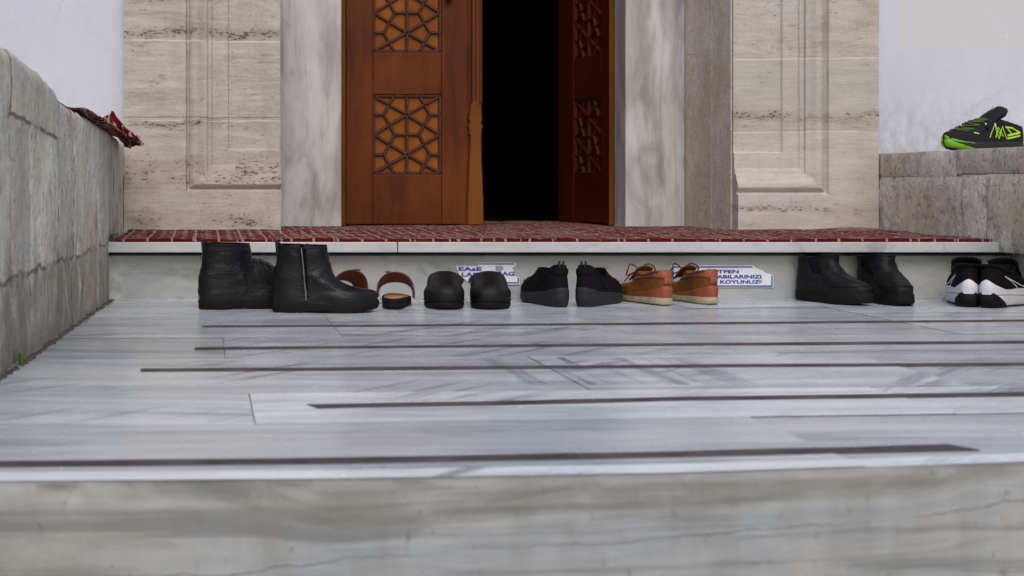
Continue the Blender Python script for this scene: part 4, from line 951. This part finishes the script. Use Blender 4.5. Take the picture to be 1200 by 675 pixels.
# --- brown moccasins
MK = [(.012,.985,.020,.016,.043,0), (0,.99,.034,.028,.0435,0), (.0,.97,.050,.040,.043,.05), (.004,.90,.060,.046,.0415,.15), (.010,.76,.073,.053,.039,.4), (.016,.64,.086,.066,.036,.65), (.022,.56,.098,.088,.033,.9,-.010)]
MS = [(.015,.985,.003,.003,.043,0), (0,1.0,.006,.005,.0455,0), (0,1.0,.020,.015,.0455,0), (.004,.995,.022,.017,.044,0)]
MS0 = [(.02,.98,0,0,.042,0), (.008,.995,.0045,.0045,.044,0)]
def moccasin(label, px, py, a, seed, side):
    L = .252; r = place('moccasin', label, 'shoe', 'pair of brown lace-up moccasins', px+4.5, py, a, 0, .0); s = Shoe(L, MK, side, .006, .008, 0, seed, .0012, .0014)
    s.sole(MS0, r, 'outsole', M['brown_rubber'], 2); s.sole(MS, r, 'sole', M['cream_sole'], 6); s.upper(r, 'upper', M['ochre']); s.lining(r, M['ochre'], .03)
    b = MB()   # cognac collar panel and heel counter
    for th0, th1, t0, t1 in ((-2.2, 2.2, .70, 1.0),): b.grid(lambda u, v: s.P(t0+(t1-t0)*u+(.10*abs(v-.5)*2*(1-u)), th0+(th1-th0)*v, .0022 if u > 0 else .0004), 8, 40)
    b.build('collar_panel', M['cognac'], r, smooth=True)
    b = MB(); b.grid(lambda u, v: s.P(.0+(.40-.30*abs(v-.5)*2)*u, -1.9+3.8*v, .0020 if u < 1 else .0003), 8, 40); b.build('foxing', M['cognac'], r, smooth=True)
    b = MB(); b.grid(lambda u, v: s.P(.50+.24*u, -.20+.40*v, .0046-.002*abs(u-.5)), 6, 6); b.build('heel_patch', M['cognac'], r, smooth=True, solid=.0015)
    q = s.P(.60, 0, .006); b = MB(); b.tube([q, q+Vector((-.0025,0,0))], .003, 10); b.build('rivet', M['metal'], r)
    s.path([(.70+.10*abs(k-12)/12, -2.2+4.4*k/24) for k in range(25)], .0012, r, 'stitching', M['brown_rubber'], .0018, dens=3)
    s.path([(.44, PI-.9), (.36, PI-.5), (.34, PI), (.36, PI+.5), (.44, PI+.9)], .0018, r, 'apron_seam', M['cognac'], .0018)
    b = MB(); b.grid(lambda u, v: Vector((L*(.72-.20*u), (v-.5)*.050, .060+.038*u+.008*math.sin(PI*v))), 8, 8); b.build('tongue', M['ochre'], r, smooth=True, solid=.003)
    cx, cz = L*.64, .086
    for sg in (-1, 1):
        b = MB(); P = [Vector((cx, 0, cz)), Vector((cx+.008, sg*.012, cz+.016)), Vector((cx+.004, sg*.030, cz+.022)), Vector((cx-.008, sg*.042, cz+.010)), Vector((cx+.010, sg*.038, cz-.010)), Vector((cx+.006, sg*.016, cz-.002)), Vector((cx, 0, cz))]
        Q = []
        for i in range(len(P)-1):
            for k in range(6): g_ = lambda j: P[max(0, min(len(P)-1, j))]; Q.append(Vector([cat(g_(i-1)[c], g_(i)[c], g_(i+1)[c], g_(i+2)[c], k/6) for c in range(3)]))
        b.tube(Q, .0021, 6); b.tube([Vector((cx, 0, cz)), Vector((cx+.02, sg*.02, cz-.008)), Vector((cx+.03, sg*.035, cz-.03))], .0018, 6); b.build('lace', M['lace_brown'], r, smooth=True)
    s.path([(.93, .6), (.95, 1.3), (.97, 2.0), (.9, PI-.5)], .002, r, 'lace', M['lace_brown'], .003); s.path([(.93, -.6), (.95, -1.3), (.97, -2.0), (.9, -PI+.5)], .002, r, 'lace', M['lace_brown'], .003)
    return r
moccasin('brown leather moccasin with cream sole and dark laces, beside the black running shoes', 778, 358.5, 100, 8, -1)
moccasin('brown leather moccasin with cream sole standing against the Turkish sticker', 832, 357.5, 101, 9, 1)

# --- short black winter boots
WK = [(.012,.985,.030,.026,.047,0), (0,.992,.044,.038,.048,0), (.0,.97,.058,.050,.0465,.1), (.004,.90,.078,.062,.044,.25), (.012,.77,.096,.076,.041,.45), (.024,.65,.108,.092,.039,.65), (.034,.59,.122,.114,.038,.85,-.002), (.036,.57,.137,.139,.0385,1,-.006)]
WS = [(.015,.985,0,0,.047,0), (0,1.0,.008,.007,.050,0), (-.004,1.004,.024,.020,.0505,0), (.006,.992,.033,.029,.049,0)]
def winter(label, px, py, a, seed, side, dx=0, dy=0):
    L = .252; r = place('slip_on_boot', label, 'boot', 'pair of short black slip-on boots', px, py, a, dx, dy); s = Shoe(L, WK, side, .007, .008, 0, seed, .0022, .0042)
    s.sole(WS, r, 'sole', M['black_sole']); s.upper(r, 'upper', M['matte_leather']); s.lining(r, M['lining'], .04)
    for th in ((-1)*1.75, 1.75):
        s.patch((.55, .99, th-.28, th+.28), r, 'elastic_panel', M['mesh_black'], .0018)
        s.path([(.99, th+.28 if th > 0 else th-.28), (.7, (th+.30) if th > 0 else th-.30), (.42, (th+.12) if th > 0 else th-.12)], .0016, r, 'seam', M['black_sole'], .0022)
    s.path([(.985, 2*PI*k/24) for k in range(25)], .0024, r, 'collar_edge', M['matte_leather'], .001, dens=3)
    s.path([(.30, 1.9), (.26, 2.5), (.28, PI), (.26, 2*PI-2.5), (.30, 2*PI-1.9)], .0012, r, 'toe_seam', M['black_sole'], .001)
    return r
winter('short black slip-on boot, left of its pair, toe turned towards the right', 936, 350.8, -67, 10, 1, 0, -.002)
winter('short black slip-on boot, right of its pair, toe towards the viewer', 1005, 350.8, -88, 11, -1, .012, -.002)

# --- black and white trainers
TS = [(.03,.97,0,.0,.040,0), (.006,.998,.012,.006,.046,0), (-.016,1.004,.030,.016,.0485,0), (-.006,.996,.046,.025,.047,0), (.006,.985,.054,.030,.044,0)]
def trainer(label, px, py, a, seed, side):
    L = .285; K = [(k[0], k[1], k[2]+.008, k[3]+.004, k[4], k[5], k[6] if len(k) > 6 else 0) for k in NK]
    K[-1] = (.020, .54, .118, .112, .033, .95, -.018); K[-2] = (.030, .62, .104, .090, .035, .75, -.006)
    r = place('trainer', label, 'shoe', 'pair of black and white trainers', px, py, a, 0, .03); s = Shoe(L, K, side, .008, .010, 0, seed, .0006, .0006)
    s.upper(r, 'upper', M['mesh_black']); s.lining(r, M['mesh_black'], .055, insole=M['insole'])
    # midsole with a peak at the heel
    b = MB()
    def mid(u, v):
        th = 2*PI*v; th_ = min(th, 2*PI-th); pk = max(0, 1-th_/.95)**1.1; wv = .10*math.exp(-((th_-1.75)/.5)**2)
        t = u*(.14+.30*pk+wv*1.0+.0); return s.P(t, th, .0055-.0035*u)
    b.grid(mid, 10, 90)
    b2 = [(.03,.97,.002,.0,.041,0), (.0,1.0,.012,.006,.047,0), (-.014,1.004,.024,.014,.050,0), (.0,.996,.036,.025,.050,0)]
    K2 = [tuple(k)+(0,) for k in b2]; R = s.rings(0, 1, 8, 64, .0, K2); b.rings(R, True, False)
    b.build('midsole', M['white_foam'], r, smooth=True, sharp=75)
    b = MB()     # dark outsole rising at the heel in an arch
    def outs(u, v):
        th = -1.05+2.1*v; h_ = .045*max(0, math.cos((v-.5)*PI))**.8; z = .0005+u*h_; base = s.P(0, th, 0, K2)
        t2 = min(1, z/.036); p = s.P(t2, th, .0016, K2); p.z = z if z < .045 else .045; return p
    b.grid(outs, 8, 24); R = s.rings(0, .18, 2, 64, .0012, K2); b.rings(R, True, True); b.build('outsole', M['black_sole'], r, smooth=True, sharp=60)
    # curved white mark, outline only, both sides
    for sg in (1, -1):
        A = [(.19, .086), (.34, .073), (.50, .058), (.60, .052), (.70, .054), (.78, .058)]; B = [(.20, .085), (.32, .071), (.40, .058), (.43, .050)]
        s.line(A, sg, .0013, r, 'side_mark', M['white'], .0014); s.line(B, sg, .0012, r, 'side_mark', M['white'], .0014)
    s.path([(.985, 2*PI*k/24) for k in range(25)], .0042, r, 'collar_padding', M['mesh_black'], .0005, dens=3, n=8)
    b = MB(); b.grid(lambda u, v: Vector((L*(.62-.16*u)-.004+.030*math.cos((v-.5)*2.9), .036*math.sin((v-.5)*2.9), .070+.052*u+.010*math.cos((v-.5)*2.9))), 10, 16); b.build('tongue', M['mesh_black'], r, smooth=True, solid=.006)
    b = MB(); b.grid(lambda u, v: Vector((L*(.53-.05*u)+.019, (v-.5)*.026, .098+.016*u)), 2, 4); b.build('tongue_label', M['insole'], r, smooth=True)
    for t in (.48, .6, .72): s.path([(t, PI-.6), (t+.02, PI), (t, PI+.6)], .002, r, 'lace', M['lace_black'], .003)
    return r
trainer('black trainer with white midsole, heel towards the viewer, left of its pair', 1142, 361.5, 64, 12, -1)
trainer('black trainer with white midsole and white side mark, farthest right shoe of the row', 1163, 362.5, 44, 13, 1)

# --- green and black sneakers on the right wall
GK = [(.012,.985,.022,.018,.046,0), (0,.995,.036,.032,.0465,0), (.0,.975,.052,.046,.0455,.08), (.006,.91,.068,.056,.043,.2), (.012,.80,.078,.068,.041,.4), (.022,.68,.078,.088,.039,.6), (.036,.57,.078,.098,.036,.8,.004), (.046,.50,.079,.104,.033,.9,.0)]
GS = [(.03,.96,0,.0,.042,0), (.008,.996,.008,.006,.047,0), (0,1.006,.020,.018,.0485,0), (.006,.992,.030,.026,.046,0)]
def green(label, x, y, a, seed, side, full=True):
    L = .280; an = math.radians(a); z = .4485
    r = thing('hiking_sneaker', label, 'shoe', (x-L*math.cos(an), y-L*math.sin(an), z), an, 'pair of black and lime green sneakers'); s = Shoe(L, GK, side, .007, .012, 0, seed, .0010, .0010)
    s.sole(GS, r, 'sole', M['grey_sole']); s.upper(r, 'upper', M['shoe_grey']); s.lining(r, M['lining'], .03)
    # the camera sees the side with local +y when the toe points left
    for sg in (1, -1):
        T = lambda t, th: (t, sg*side*th)
        b = MB(); b.grid(lambda u, v: s.P(-.0+(.20-.15*v**.6)*u*(1-.6*math.exp(-((v-.24)/.05)**2)*u), sg*(PI-.02-1.15*v), .0035 if 0 < u < 1 else .0005), 8, 40); 
        b.grid(lambda u, v: [s.P(.0+(1.0-.75*v)*u, sg*(PI-.02-1.25*v), .0018, [tuple(k)+(0,) for k in GS]) for _ in (0,)][0], 6, 30); b.build('toe_bumper', M['lime'], r, smooth=True)
        q = -sg*side
        for zz in ([(.29, .036), (.345, .076), (.385, .036), (.44, .082), (.50, .040)][::1], [(.33, .044), (.395, .074), (.425, .040)], [(.44, .082), (.36, .046)]):
            s.line([(1-a, c) for a, c in [(1-p[0], p[1]) for p in zz]], q, .0013, r, 'side_print', M['lime2'], .0016)
        for c4 in ([(.31, .077), (.20, .073), (.20, .068), (.31, .072)], [(.31, .077), (.295, .077), (.21, .050), (.225, .050)], [(.235, .072), (.215, .072), (.09, .058), (.11, .054)], [(.28, .050), (.10, .060), (.10, .054), (.28, .044)], [(.28, .040), (.10, .050), (.10, .045), (.28, .035)]):
            s.area(c4, q, r, 'side_print', M['lime2'], .0016)
        s.area([(.70, .058), (.64, .054), (.64, .051), (.70, .055)], q, r, 'side_tag', M['lime2'])
        for x_ in (.53, .43): s.area([(x_+.015, .086), (x_, .086), (x_-.012, .074), (x_+.003, .074)], q, r, 'lace_keeper', M['white'], .002)
    for k in range(5):
        t = .46+.10*k
        for sg in (1, -1): s.path([(t, PI-sg*.85), (t+.03, PI-sg*.3), (t+.08, PI+sg*.3), (t+.09, PI+sg*.85)], .0021, r, 'lace', M['lime_lace'], .004)
    b = MB()
    def tg(u, v):
        w = .036*math.sin(PI*min(.5, max(.0, (1.06-u)*1.6)))**.5; a_ = (v-.5)*2; x_ = L*(.57-.24*u)-.022*max(0, u-.5); return Vector((x_-.012*a_*a_, a_*w, .076+.062*u**.75-.010*a_*a_))
    b.grid(tg, 14, 14); b.build('tongue', M['shoe_grey'], r, smooth=True, solid=.012)
    b = MB(); c0 = tg(.88, .5)
    for pts in ([(-.008, 0), (-.002, -.005), (.008, -.002), (.002, .001)], [(-.001, .001), (.002, .009), (.005, .001)]):
        b.add([c0+Vector((.012, -p[0], p[1]+.004)) for p in pts], [tuple(range(len(pts)))])
    b.build('tongue_emblem', M['lime2'], r)
    return r
green('black sneaker with lime green toe and zigzag print standing on the right parapet', 2.358, 4.54, 190, 14, 1)
green('black and lime sneaker mostly hidden behind its twin on the right parapet', 2.425, 4.66, 189, 15, -1)
